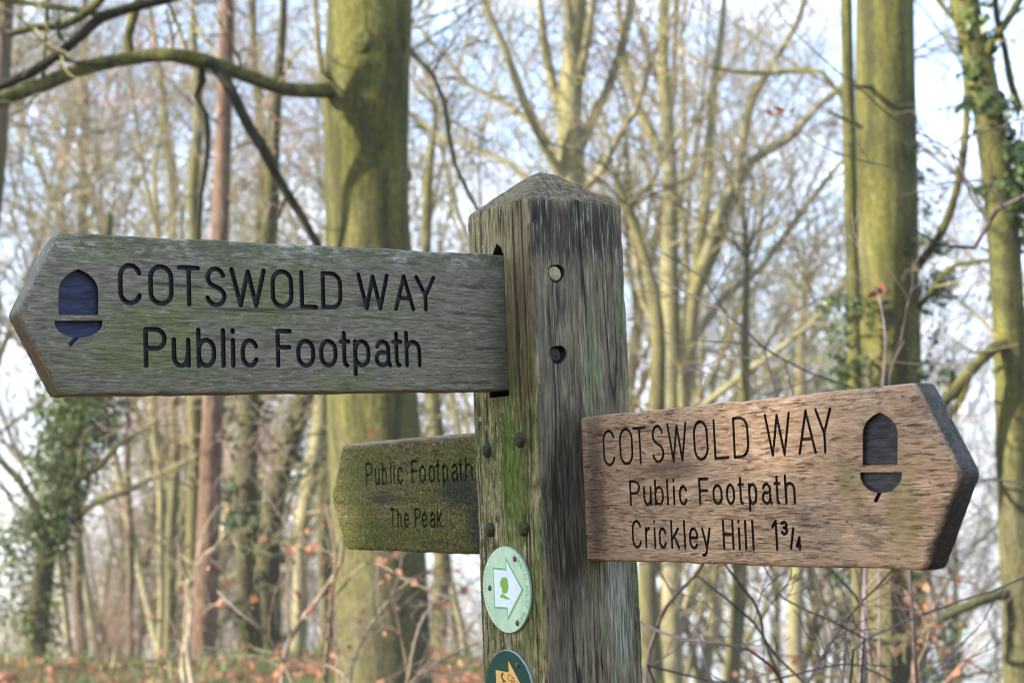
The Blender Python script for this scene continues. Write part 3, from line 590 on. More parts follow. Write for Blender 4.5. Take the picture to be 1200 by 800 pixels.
M_MOSSCUT = mat_paint('mossy_cut', (.012, .012, .005), (.03, .03, .012), .9)
M_BLUE = mat_paint('blue_black_paint', (.004, .007, .020), (.017, .027, .072)); M_CHAR = mat_paint('charcoal_paint', (.007, .007, .008), (.038, .037, .040))

# left board
zc = (ZLT + ZLB) / 2
ol = [(-.47433, ZLB - TL * .474), (.04, ZLB), (.04, ZLT), (-.47433, ZLT - TL * .474), (-.51223, zc - TL * .51)]
m_l = [mat_left(), M_BLACK]
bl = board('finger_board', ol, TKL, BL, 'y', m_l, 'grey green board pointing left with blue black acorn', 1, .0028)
l1 = line_strokes([('C', 138, 166.6), ('O', 173.6, 203.4), ('T', 207.4, 235), ('S', 240, 265.4), ('W', 269, 312), ('O', 317, 343.8), ('L', 351, 372), ('D', 376, 401), ('W', 418, 456), ('A', 461, 486), ('Y', 486, 510.7)],
                  'y', BL, ((152, 308), (498, 322.5)), ((152, 357.8), (498, 365.2)), .0023)
l2 = line_strokes([('P', 168, 195.6), ('u', 201, 223.4), ('b', 230, 253.4), ('l', 258.6, 264.6), ('i', 270, 276), ('c', 281.6, 303.4), ('F', 323, 342.5), ('o', 346.8, 369.3), ('o', 373.7, 395.4), ('t', 397, 411), ('p', 413.6, 434), ('a', 438.5, 459), ('t', 458.5, 472), ('h', 474, 493.4)],
                  'y', BL, ((180, 383), (484, 387.5)), ((180, 431.3), (484, 430.3)), .0023)
ac = acorn('y', BL, (68.5, 115.0, 315.5, 341, 369), (64, 120, 375.5, 395.5), ((93, 392), (81, 404.5)), 5)
carve(bl, l1 + l2, ac, BL, 'y', .0042, .0023, .00045, m_l, None, M_BLACK, M_BLUE)

# right board
zc = (ZRT + ZRB) / 2
orr = [(.04, ZRB), (BRS, ZRB + TR * BRS), (BRT, zc + TR * BRT), (BRS, ZRT + TR * BRS), (.04, ZRT)]
orr = orr[::-1]
m_r = [mat_right(), M_BROWNCUT]
br = board('finger_board', orr, .026, AR, 'x', m_r, 'warm brown board pointing right with blackened tip', 2, .0042)
hr = .0015
l1 = line_strokes([('C', 706.5, 721), ('O', 725.8, 741.8), ('T', 742, 758), ('S', 763.8, 778), ('W', 781.8, 805.5), ('O', 812.5, 830), ('L', 836, 853.5), ('D', 858.8, 877.5), ('W', 896, 927), ('A', 934.5, 956), ('Y', 955.8, 975.8)],
                  'x', AR, ((714, 503), (965, 477.5)), ((714, 546), (965, 531.5)), hr, .0002, 4)
l2 = line_strokes([('P', 738, 750), ('u', 754, 763.5), ('b', 767, 777.5), ('l', 780.5, 784), ('i', 788, 791.5), ('c', 795.5, 805.5), ('F', 819, 831), ('o', 835, 846.5), ('o', 850.8, 861), ('t', 864.5, 872), ('p', 876.8, 887), ('a', 892.5, 904.5), ('t', 907, 915), ('h', 919.5, 932)],
                  'x', AR, ((744, 562.5), (926, 555.3)), ((744, 592.3), (926, 590.6)), .00125, .0002, 5)
l3 = line_strokes([('C', 740.8, 751.8), ('r', 756, 763), ('i', 765.5, 769), ('c', 772, 781), ('k', 786, 796), ('l', 800.5, 804), ('e', 807.5, 818), ('y', 822, 833), ('H', 847, 860), ('i', 864.5, 868), ('l', 872, 875.5), ('l', 880.5, 884), ('1', 904.5, 912.5), ('3', 915.5, 923.8, 610, 627), ('/', 925, 931, 617.5, 644), ('4', 932, 939, 628, 645)],
                  'x', AR, ((746, 609), (908, 608.5)), ((746, 642), (908, 645)), .00125, .0002, 6)
ac = acorn('x', AR, (1011, 1052, 483, 508, 544.5), (1008, 1057, 553, 577.5), ((1032.5, 574), (1025.5, 588)), 4.5)
carve(br, l1 + l2 + l3, ac, AR, 'x', .0036, hr, .00030, m_r, None, M_BROWNCUT, M_CHAR)

# rear board
zc = (ZPT + ZPB) / 2
opk = [(.09, ZPB), (PS, ZPB + TP * PS), (PT, zc + TP * PT), (PS, ZPT + TP * PS), (.09, ZPT)]
m_p = [mat_peak(), M_MOSSCUT]
bp = board('finger_board', opk, .032, AP, 'x', m_p, 'moss green board behind the post pointing left', 3)
l1 = line_strokes([('P', 428.7, 436.7), ('u', 439.5, 445), ('b', 447.3, 453.2), ('l', 456.6, 459.2), ('i', 460.4, 463), ('c', 465.9, 472), ('F', 482, 490), ('o', 491.3, 498.8), ('o', 502.3, 509.6), ('t', 510.5, 516), ('p', 518.4, 525), ('a', 529, 537), ('t', 537.3, 542.8), ('h', 544.9, 553.8)],
                  'x', AP, ((432, 541.5), (549, 535)), ((432, 569), (549, 563.5)), .0016, .0004, 7)
l2 = line_strokes([('T', 457, 463.8), ('h', 465.6, 470.7), ('e', 473.4, 479.3), ('P', 485.8, 493.3), ('e', 494, 500.9), ('a', 503.6, 510.8), ('k', 511.9, 518)],
                  'x', AP, ((460, 595), (515, 593.5)), ((460, 618), (515, 618.5)), .0016, .0004, 8)
carve(bp, l1 + l2, [], AP, 'x', .0038, .0016, .00040, m_p, None, M_MOSSCUT, None)
# split along the top of the rear board
V = []; pk = [on_a(u, v, AP - .0006) for u, v in ((455, 517), (475, 517.5), (500, 512.5), (515, 509), (530, 514.5), (545, 508), (556, 507))]

# ------------------------------------------------------------------ signpost: waymark plaques
def disc(name, c, r, th, mats, label, x0):
    V = []; seg = 56; rings = [(1, 0), (1, th * .7), (.985, th), (0.0, th)]
    for q, d in rings[:-1]:
        for k in range(seg):
            a = 2 * math.pi * k / seg; V.append((x0 - d, c[0] + r * q * math.cos(a), c[1] + r * q * math.sin(a)))
    Fc = []
    for i in range(2):
        for k in range(seg): Fc.append((i * seg + k, i * seg + (k + 1) % seg, (i + 1) * seg + (k + 1) % seg, (i + 1) * seg + k))
    Fc.append(tuple(range(2 * seg, 3 * seg))); Fc.append(tuple(range(seg)))
    o = mesh_obj(name, V, Fc, mats, post_root); o.data.polygons.foreach_set('material_index', [1] * (2 * seg) + [0, 1]); 
    bm = bmesh.new(); bm.from_mesh(o.data); bmesh.ops.recalc_face_normals(bm, faces=bm.faces); bm.to_mesh(o.data); bm.free()
    o['label'] = label; return o
def flat(name, polys, x0, th, mat, parent):         # thin raised print, polys in (y, z)
    VV, FF = [], []
    for lps in polys:
        V, Fc = extrude_fill(lps, 0, th); b = len(VV); VV += [(x0 - v[2], v[0], v[1]) for v in V]; FF += [tuple(i + b for i in f) for f in Fc]
    o = mesh_obj(name, VV, FF, mat, parent); bm = bmesh.new(); bm.from_mesh(o.data); bmesh.ops.recalc_face_normals(bm, faces=bm.faces); bm.to_mesh(o.data); bm.free(); return o
def ring_text(text, c, r, a_mid, h, gap, half, word=.9):
    """letters round a circle, tops outward, reading clockwise as seen from the front (y runs to the left there)"""
    wd = {'I': .1, 'W': 1.0, ' ': word * .7}
    ws = [wd.get(t, .62) * h for t in text]; tot = sum(ws) + gap * (len(text) - 1); s = -tot / 2; out = []
    for t, w in zip(text, ws):
        if t != ' ':
            g = []
            for st in GL[t]:
                q = []
                for x, y in st:
                    ang = R(a_mid) - (s + x * w) / r; rad = r + y * h; q.append((c[0] - rad * math.cos(ang), c[1] + rad * math.sin(ang)))
                g.append(q)
            out.append([simplify(l, .00002) for l in contours(g, half, .00012)])
        s += w + gap
    return out
XP = -.0012; TPQ = .0026
def crop_pt(x0, y0, k): return lambda p: on_a(x0 + p[0] / k, y0 + p[1] / k, XP - TPQ)
k1 = crop_pt(555, 630, 6.667)
c1 = on_a(595.3, 690.3, XP); rp = (on_a(595, 640, XP)[1] - on_a(596, 741.5, XP)[1]) / 2

def plaque_plastic():
    g = G('pale_green_plastic', .5, .3); n = g.noise(70, 4, .6); st = g.noise(55, 6, .75, (1, 1, .45), loc=(2, 5, 8)); sc = g.noise(420, 2, .5, (1, .12, 1))
    c = g.mix(g.ramp(n, [(.35, 0), (.65, 1)]), (.41, .55, .37), (.50, .64, .43)); c = g.mix(g.ramp(st, [(.54, 0), (.72, .55)]), c, (.24, .27, .15)); c = g.mix(g.ramp(sc, [(.66, 0), (.72, .35)]), c, (.62, .70, .58))
    return g.done(c, g.bump(n, .0003, .5), g.ramp(st, [(.4, .4), (.7, .8)]))
M_GRN = plaque_plastic(); M_EDGE = plain('plaque_edge', (.25, .36, .26), .5, .3); M_GLINE = plain('mid_green_print', (.13, .40, .13), .5, .3, .1, 60); M_WHITE = plain('white_print', (.66, .74, .74), .45, .4, .05, 60); M_LIME = plain('leaf_green_print', (.19, .36, .035), .5, .3, .1, 60); M_RUST = plain('rusty_nail', (.10, .045, .03), .6, .5, .5, 400)
pq = disc('waymark_plaque', c1, rp, TPQ, [M_GRN, M_EDGE], 'pale green round plaque with white arrow', XP)
arrow = [(150, 228), (252, 238), (248, 148), (390, 405), (268, 645), (262, 556), (165, 549)]
def inset(pts, d):
    n = len(pts); P = [Vector(p) for p in pts]; ar = sum(P[i].x * P[(i + 1) % n].y - P[(i + 1) % n].x * P[i].y for i in range(n)); sg = 1 if ar > 0 else -1; out = []
    for i in range(n):
        a, b, c = P[i - 1], P[i], P[(i + 1) % n]; n1 = Vector((-(b - a).y, (b - a).x)).normalized() * sg; n2 = Vector((-(c - b).y, (c - b).x)).normalized() * sg
        m = (n1 + n2); m = m / max(.35, m.length_squared / 2) ; out.append(tuple(b + m * d))
    return out
arr = [k1(p) for p in arrow]; arr_in = inset(arr, .0021)
flat('arrow_border', [[arr]], XP - TPQ, .0003, M_GLINE, pq); flat('arrow', [[arr_in]], XP - TPQ - .0003, .0002, M_WHITE, pq)
head = [(240, 303), (262, 310), (270, 330), (272, 360), (279, 376), (272, 385), (272, 410), (262, 430), (240, 432), (225, 420), (228, 395), (213, 375), (211, 345), (218, 318)]
coll = [(226, 431), (240, 440), (262, 458), (289, 474), (270, 481), (240, 472), (225, 463), (209, 468), (214, 450)]
flat('emblem', [[[k1(p) for p in head]], [[k1(p) for p in coll]]], XP - TPQ - .0005, .0002, M_LIME, pq)
flat('lettering', ring_text('GUSTAV HOLST WAY', c1, rp * .83, 0, .0052, .0012, .00032), XP - TPQ, .0002, M_GLINE, pq)
rngp = random.Random(8); ticks = []
for i in range(15):
    a = R(180 - 34 + i * 4.9)
    if i in (4, 9): continue
    r0, r1 = rp * .87, rp * .87 + rngp.uniform(.0016, .003)
    g = [[(c1[0] - r0 * math.cos(a), c1[1] + r0 * math.sin(a)), (c1[0] - r1 * math.cos(a), c1[1] + r1 * math.sin(a))]]
    ticks.append([simplify(l, .00002) for l in contours(g, .0004, .00015)])
flat('small_print', ticks, XP - TPQ, .0002, M_GLINE, pq)
for p in ((322, 163), (128, 390), (343, 664)): dome(k1(p), 'x', .0031, .0016, XP - TPQ, M_RUST, 'nail', pq, 12, .02)
k2 = crop_pt(555, 745, 13.333)
ctop = on_a(596, 761.5, XP); c2 = (on_a(599, 812, XP)[0], ctop[1] - rp * .985)
M_DGRN = plain('dark_green_plastic', (.004, .048, .030), .55, .18, .2, 60); M_SILV = plain('grey_rim', (.22, .28, .30), .4, .5); M_ORG = plain('amber_print', (.72, .40, .10), .5, .3, .05, 40); M_INK = plain('dark_print', (.06, .05, .02), .5, .3)
pq2 = disc('waymark_plaque', c2, rp, TPQ, [M_DGRN, M_SILV], 'dark green round plaque with amber arrow', XP)
sh = (c2[0] - c1[0], c2[1] - c1[1])
arr2 = [(p[0] + sh[0], p[1] + sh[1]) for p in arr]
flat('arrow', [[arr2]], XP - TPQ, .0003, M_ORG, pq2)
def ring_line(text, p0, p1, h, half):               # straight lettering from p0 to p1 in (y, z)
    P0, P1 = Vector(p0), Vector(p1); n = len(text); d = (P1 - P0) / n; u = d.normalized(); v = Vector((u.y, -u.x))
    if v.y < 0: v = -v
    out = []
    for i, t in enumerate(text):
        g = [[tuple(P0 + d * (i + .68 * x) + v * h * y) for x, y in st] for st in GL[t]]
        out.append([simplify(l, .00002) for l in contours(g, half, .00012)])
    return out
flat('lettering', ring_line('CRICKLEY', k2((535, 668)), k2((980, 1150)), .0072, .00042), XP - TPQ - .0003, .0002, M_INK, pq2)
orch = [[(455, 560), (475, 575), (462, 610), (440, 640), (428, 622), (440, 590)], [(432, 612), (458, 640), (470, 668), (500, 690), (510, 712), (470, 718), (448, 712), (462, 690), (440, 655)]]
flat('emblem', [[[k2(p) for p in q]] for q in orch], XP - TPQ - .0003, .0002, M_INK, pq2)
for p in ((684, 450),): dome(k2(p), 'x', .0031, .0016, XP - TPQ, M_RUST, 'nail', pq2, 12, .02)
for p in ((128, 390), (343, 664)):
    q = k1(p); dome((q[0] + sh[0], q[1] + sh[1]), 'x', .0031, .0016, XP - TPQ, M_RUST, 'nail', pq2, 12, .02)

# ------------------------------------------------------------------ trees: materials
def bark(name, dark, mid, light, algae=None, scale=9, stretch=.25, bumpd=.01, alg=(.46, .60)):
    g = G(name, .9, .12); n1 = g.noise(scale, 6, .65, (1, 1, stretch)); n2 = g.noise(scale * 6, 5, .65, (1, 1, stretch * 1.6)); n3 = g.noise(1.7, 4, .6, (1, 1, .35)); n4 = g.noise(5.5, 5, .65, (1, 1, 1.6), dist=.5)
    f = g.m2('ADD', g.m2('MULTIPLY', n1, .55), g.m2('MULTIPLY', n2, .45))
    c = g.ramp(f, [(.36, dark), (.5, mid), (.64, light)])
    if algae: c = g.mix(g.ramp(g.m2('ADD', g.m2('MULTIPLY', n3, .6), g.m2('MULTIPLY', n1, .4)), [(alg[0], 0), (alg[1], .9)]), c, g.mix(g.ramp(n2, [(.35, 0), (.65, 1)]), tuple(a * .6 for a in algae), algae))
    c = g.mix(g.ramp(n4, [(.58, 0), (.72, .5)]), c, tuple(a * 1.5 for a in mid))
    return g.done(c, g.bump(f, bumpd, .7))
B_BEECH = bark('green_beech_bark', (.045, .045, .026), (.078, .078, .036), (.115, .113, .058), (.098, .098, .024), 5, .3, .012, (.40, .58))
B_OLIVE = bark('olive_bark', (.038, .035, .02), (.085, .078, .038), (.14, .13, .066), (.10, .098, .026), 14, .2, .012)
B_PALE = bark('pale_bark', (.11, .098, .058), (.18, .165, .098), (.26, .245, .155), (.18, .175, .06), 14, .2, .010)
B_DARK = bark('dark_mossy_bark', (.018, .016, .010), (.045, .042, .022), (.085, .08, .04), (.06, .068, .018), 16, .2, .015)
B_PINE = bark('red_brown_bark', (.035, .023, .016), (.105, .070, .048), (.19, .135, .095), None, 22, .3, .02)
B_BROWN = bark('brown_grey_bark', (.04, .03, .022), (.09, .068, .05), (.15, .118, .088), (.09, .085, .03), 16, .2, .01)
TW_OLIVE = plain('olive_twigs', (.19, .165, .085), .85, .15, .35, 3); TW_PINK = plain('pinkish_brown_twigs', (.26, .185, .15), .85, .15, .3, 3)
TW_DARK = plain('dark_purple_twigs', (.045, .032, .032), .6, .3, .4, 12); TW_PALE = plain('pale_dry_twigs', (.24, .20, .14), .85, .15, .3, 6)
def beech():
    g = G('green_beech_bark', .9, .12); n1 = g.noise(5, 6, .65, (1, 1, .3)); n2 = g.noise(42, 6, .7, (1, 1, .5)); n3 = g.noise(2.2, 5, .65, (1, 1, .4)); sk = g.noise(11, 5, .65, (1, 1, .07)); ln = g.noise(26, 4, .6, (.35, .35, 3)); z = g.sep()[2]
    f = g.m2('ADD', g.m2('MULTIPLY', n1, .45), g.m2('MULTIPLY', n2, .55))
    base = g.ramp(f, [(.36, (.040, .038, .024)), (.5, (.082, .078, .044)), (.64, (.135, .128, .082))])
    alg = g.ramp(f, [(.36, (.036, .037, .009)), (.5, (.084, .084, .020)), (.64, (.150, .146, .046))])
    c = g.mix(g.ramp(g.m2('ADD', g.m2('MULTIPLY', n3, .55), g.m2('MULTIPLY', n2, .45)), [(.38, .25), (.52, 1)]), base, alg)
    c = g.mix(g.ramp(sk, [(.47, 0), (.62, .8)]), c, (.026, .027, .012)); c = g.mix(g.ramp(g.noise(3.2, 5, .7, (1, 1, .5), loc=(5, 2, 7)), [(.52, 0), (.64, .55)]), c, (.022, .025, .011)); c = g.mix(g.ramp(ln, [(.58, 0), (.68, .5)]), c, (.03, .03, .016))
    c = g.mix(g.ramp(g.noise(30, 4, .7), [(.63, 0), (.70, .6)]), c, (.20, .19, .13))
    c = g.mix(g.m2('MULTIPLY', g.step(z, 2.6, .4), .45), c, g.ramp(f, [(.4, (.035, .031, .022)), (.6, (.10, .09, .065))]))
    return g.done(c, g.bump(g.m2('ADD', f, g.m2('MULTIPLY', sk, .6)), .02, .9))
B_BEECH = beech(); B_BOUGH = bark('shaded_bough_bark', (.008, .008, .005), (.020, .019, .012), (.045, .042, .024), (.045, .045, .014), 16, .3, .012, (.52, .66))  # bough bark: mossy, and darkened to hold the bough's shade
def leafmat(name, a, b, spec=.3, rough=.55, sub=.25):
    g = G(name, rough, spec); n = g.noise(6, 3); c = g.ramp(n, [(.35, a), (.65, b)])
    t = g.n('ShaderNodeBsdfTranslucent'); g.put(t.inputs['Color'], c); mxs = g.n('ShaderNodeMixShader'); mxs.inputs[0].default_value = sub
    out = [x for x in g.t.nodes if x.type == 'OUTPUT_MATERIAL'][0]; g.done(c); g.t.links.new(g.b.outputs[0], mxs.inputs[1]); g.t.links.new(t.outputs[0], mxs.inputs[2]); g.t.links.new(mxs.outputs[0], out.inputs['Surface']); return g.m
L_IVY = leafmat('ivy_leaves', (.018, .036, .010), (.07, .115, .028), .4, .45); L_IVYL = leafmat('light_ivy_leaves', (.030, .050, .012), (.105, .150, .036), .35, .5); L_RED = leafmat('dry_red_leaf', (.10, .035, .024), (.18, .065, .042), .15, .8, .3); L_DRY = leafmat('dry_beech_leaves', (.20, .085, .045), (.36, .19, .115), .15, .8, .35)

# ------------------------------------------------------------------ trees: growing
def cr_path(pts, rad, step):
    """Catmull-Rom through the joints, resampled"""
    P = [np.array(p, float) for p in pts]; P = [2 * P[0] - P[1]] + P + [2 * P[-1] - P[-2]]; r = [rad[0]] + list(rad) + [rad[-1]]
    O, Q = [], []
    for i in range(1, len(P) - 2):
        k = max(1, int(np.linalg.norm(P[i + 1] - P[i]) / step))
        for j in range(k):
            t = j / k; a, b, c, d = P[i - 1], P[i], P[i + 1], P[i + 2]
            O.append(.5 * (2 * b + (c - a) * t + (2 * a - 5 * b + 4 * c - d) * t * t + (3 * b - a - 3 * c + d) * t ** 3)); Q.append(r[i] + (r[i + 1] - r[i]) * t)
    O.append(P[-2]); Q.append(r[-1]); return np.array(O), np.array(Q)
def unit(v): return v / (np.linalg.norm(v) + 1e-9)
def grow(TB, TW, p, d, L_, r, lev, K, rng):
    n = K['seg'][min(lev, len(K['seg']) - 1)]; pts = [p]; dirs = [d]
    for i in range(n):
        d = unit(d + rng.normal(0, K['wig'], 3) + np.array([0, 0, K['up'] * (1 if lev < 3 else .35)])); p = p + d * L_ / n; pts.append(p); dirs.append(d)
    rad = np.maximum(np.linspace(r, r * K['taper'], n + 1), K['rmin'])
    (TB if lev < K['split'] else TW).tube(pts, rad, 9 if r > .05 else 6 if r > .02 else 4 if r > .008 else 3)
    if lev >= K['max']: return
    kids = K['kids'][lev]; az = rng.rand() * 6.28
    for j in range(kids):
        t = K['t0'][min(lev, len(K['t0']) - 1)] + (1 - K['t0'][min(lev, len(K['t0']) - 1)]) * (j + rng.rand()) / kids
        i = min(n - 1, int(t * n)); fr = t * n - i; q = pts[i] * (1 - fr) + pts[i + 1] * fr; dd = dirs[i]
        az += 2.4 + rng.normal(0, .4); ref = np.array([0, 0, 1.]) if abs(dd[2]) < .9 else np.array([1., 0, 0]); x = unit(np.cross(dd, ref)); y = np.cross(dd, x)
        an = K['ang'] * (1 + .35 * rng.normal()); cd = unit(dd * math.cos(an) + (x * math.cos(az) + y * math.sin(az)) * math.sin(an))
        grow(TB, TW, q, cd, L_ * K['len'] * (1.15 - .55 * t) * (.7 + .6 * rng.rand()), max(rad[i] * (.45 + .2 * rng.rand()), K['rmin']), lev + 1, K, rng)
def spec(**k):
    b = dict(seg=(8, 6, 5, 4), wig=.12, up=.05, taper=.35, rmin=.0022, split=2, max=4, kids=(8, 6, 5, 4), t0=(.3, .2), ang=.75, len=.55); b.update(k); return b
def leaves(T, C, size, rng, flat=0.):
    C = np.asarray(C, float); n = len(C); a = rng.normal(size=(n, 3)); a[:, 2] *= (1 - flat); a /= np.linalg.norm(a, axis=1)[:, None]; b = np.cross(a, rng.normal(size=(n, 3))); b /= np.linalg.norm(b, axis=1)[:, None] + 1e-9
    s = size * (.55 + .9 * rng.rand(n))[:, None]; w = s * .42; c = np.cross(a, b)
    bend = c * s * (.25 * rng.rand(n))[:, None]
    V = np.stack([C - a * s * .5, C + b * w - bend, C + a * s * .5, C - b * w - bend], 1); T.quad(V)
def ivy_pts(path, rad, n, spread, rng, clump=.35):
    """leaf positions in clumps round a stem"""
    P = np.asarray(path); out = []; k = max(3, int(n * clump / 9)); 
    cs = []
    for _ in range(k):
        i = rng.randint(len(P)); v = rng.normal(size=3); v[2] *= .5; v = unit(v); cs.append(P[i] + v * (rad[i] + spread * rng.rand() ** 1.3))
    cs = np.array(cs); pick = cs[rng.randint(len(cs), size=n)]; out = pick + rng.normal(0, spread * .28 + .03, (n, 3)); return out
def px(path, d, dz=None):
    """photo joints (u, v, radius in photo pixels) at distance d -> points and radii"""
    P = []; Q = []
    for i, j in enumerate(path):
        dd = d + (dz[i] if dz else 0); P.append(np.array(at(j[0], j[1], dd))); Q.append(j[2] * dd / F)
    return P, Q
UNDER = .25
def tree(name, label, d, path, bark_m, twig_m=None, limbs=(), top=None, group=None, cat='tree', tops=None, twigs=0, K=None, seed=1, rough=.03, ivy=None, knots=(), step=.12, sides=20, auto=(), drop=True):
    rng = np.random.RandomState(seed); P, Q = px(path, d)
    P = [np.array(p) for p in P]; lowest = P[-1]
    if drop:
        gz = ground_h(lowest[0], lowest[1]) - UNDER
        if lowest[2] > gz + .3:
            lean = (P[-1] - P[-2]); lean = lean / max(.2, abs(lean[2])) * .5; h = lowest[2] - gz
            P.append(lowest + np.array([lean[0] * h * .4, lean[1] * h * .4, -h * .8])); Q.append(Q[-1] * 1.12)
            P.append(lowest + np.array([lean[0] * h * .5, lean[1] * h * .5, -h])); Q.append(Q[-1] * 1.35)
    if top:
        u = unit(P[0] - P[1]); P.insert(0, P[0] + u * top * .5 + rng.normal(0, .05, 3)); Q.insert(0, Q[0] * .75); P.insert(0, P[0] + unit(u + np.array([rng.normal(0, .15), rng.normal(0, .15), .2])) * top * .5); Q.insert(0, Q[0] * .45)
    root = P[-1].copy(); root[2] += UNDER
    o = empty(name, root, label, cat, group); TB, TW, TD = Tubes(), Tubes(), Tubes()
    A, r = cr_path(P, Q, step)
    if d > 14 and len(path) <= 7:
        zz = A[:, 2]; w = sum(a_ * np.sin(zz * f_ + p_) for a_, f_, p_ in zip((.075, .04, .02), (.55, 1.3, 2.9), rng.rand(3) * 6.28)); A[:, 0] += w * .8; A[:, 1] += np.roll(w, 7) * .6
    TB.tube(A, r, sides, rough, seed)
    K = K or spec()
    if top:
        m = max(3, int(len(A) * .35)); n_top = sum(1 for a in A if a[2] > np.array(at(600, -40, d))[2])
        for j in range(10):
            i = rng.randint(0, max(2, min(n_top, m))); v = unit(rng.normal(size=3) * np.array([1, 1, .3]) + np.array([0, 0, .7])); grow(TB, TW, A[i], v, top * .45 * (.6 + .6 * rng.rand()), max(.01, r[i] * .5), 1, K, rng)
    for lb in limbs:
        lp, dz, nt, LT = lb[:4]; TX = TD if len(lb) > 4 else TB
        P2, Q2 = px(lp, d, dz); A2, r2 = cr_path(P2, Q2, step); TX.tube(A2, r2, 8, .07, seed + 7)
        for j in range(nt):
            i = rng.randint(int(len(A2) * .2), len(A2)); dd = unit(A2[min(i + 1, len(A2) - 1)] - A2[max(0, i - 1)]); v = unit(dd * .7 + rng.normal(size=3) * .7 + np.array([0, 0, .15])); grow(TX, TD if TX is TD else TW, A2[i], v, LT * (.5 + rng.rand()), max(K['rmin'], min(.012, r2[i] * .4)), 2, K, rng)
        if nt: grow(TX, TD if TX is TD else TW, A2[-1], unit(A2[-1] - A2[-2]), LT * 1.2, r2[-1], 2, K, rng)
    for (v0, v1, cnt, LT, rr) in auto:              # side branches on the trunk between two photo heights
        z0, z1 = at(path[0][0], v0, d).z, at(path[0][0], v1, d).z; idx = [i for i in range(len(A)) if min(z0, z1) < A[i][2] < max(z0, z1)]
        for j in range(cnt):
            i = idx[rng.randint(len(idx))]; v = unit(rng.normal(size=3) * np.array([1, 1, .3]) + np.array([0, 0, .45])); grow(TB, TW, A[i], v, LT * (.5 + rng.rand()), rr * (.5 + .8 * rng.rand()), 1, K, rng)
    TB.build('trunk', bark_m, o, loc=root)
    if TD.n: TD.build('bough', B_BOUGH, o, loc=root)
    if TW.n: TW.build('crown', twig_m or bark_m, o, loc=root)
    if ivy:
        T = Tubes()
        for (v0, v1, n, spread, size, off) in ivy:
            z0, z1 = at(path[0][0], v0, d).z, at(path[0][0], v1, d).z; idx = [i for i in range(len(A)) if min(z0, z1) < A[i][2] < max(z0, z1)]
            pts = ivy_pts(A[idx] + np.array(off), r[idx], n, spread, rng); leaves(T, pts, size, rng)
        T.build('ivy', L_IVYL if 'left edge' in label else L_IVY, o, smooth=False, loc=root)
    for (u, v, rr, s) in knots:
        bm = bmesh.new(); bmesh.ops.create_icosphere(bm, subdivisions=3, radius=rr); c = at(u, v, d)
        ax = min(range(len(A)), key=lambda i: abs(A[i][2] - c.z)); toc = Vector(CP - Vector(A[ax])); toc.z = 0; toc.normalize()
        side = (c - Vector(A[ax])); side.z = 0; lat = side - toc * side.dot(toc); dep = math.sqrt(max(0, (r[ax] * .93) ** 2 - lat.length_squared)); c = Vector(A[ax]) + lat + toc * dep; c.z = at(u, v, d).z
        for q in bm.verts: q.co = Vector((q.co.x * s[0], q.co.y * .42, q.co.z * s[1])) * (1 + .25 * mn.noise(q.co * 9 / rr * .2)) + c - Vector(root)
        me = bpy.data.meshes.new('knot'); bm.to_mesh(me); bm.free(); me.materials.append(bark_m); me.polygons.foreach_set('use_smooth', [True] * len(me.polygons)); link(bpy.data.objects.new('knot', me), o)
    return o, A, r

KB = spec(max=3, kids=(0, 5, 5, 4), wig=.16, rmin=.003)
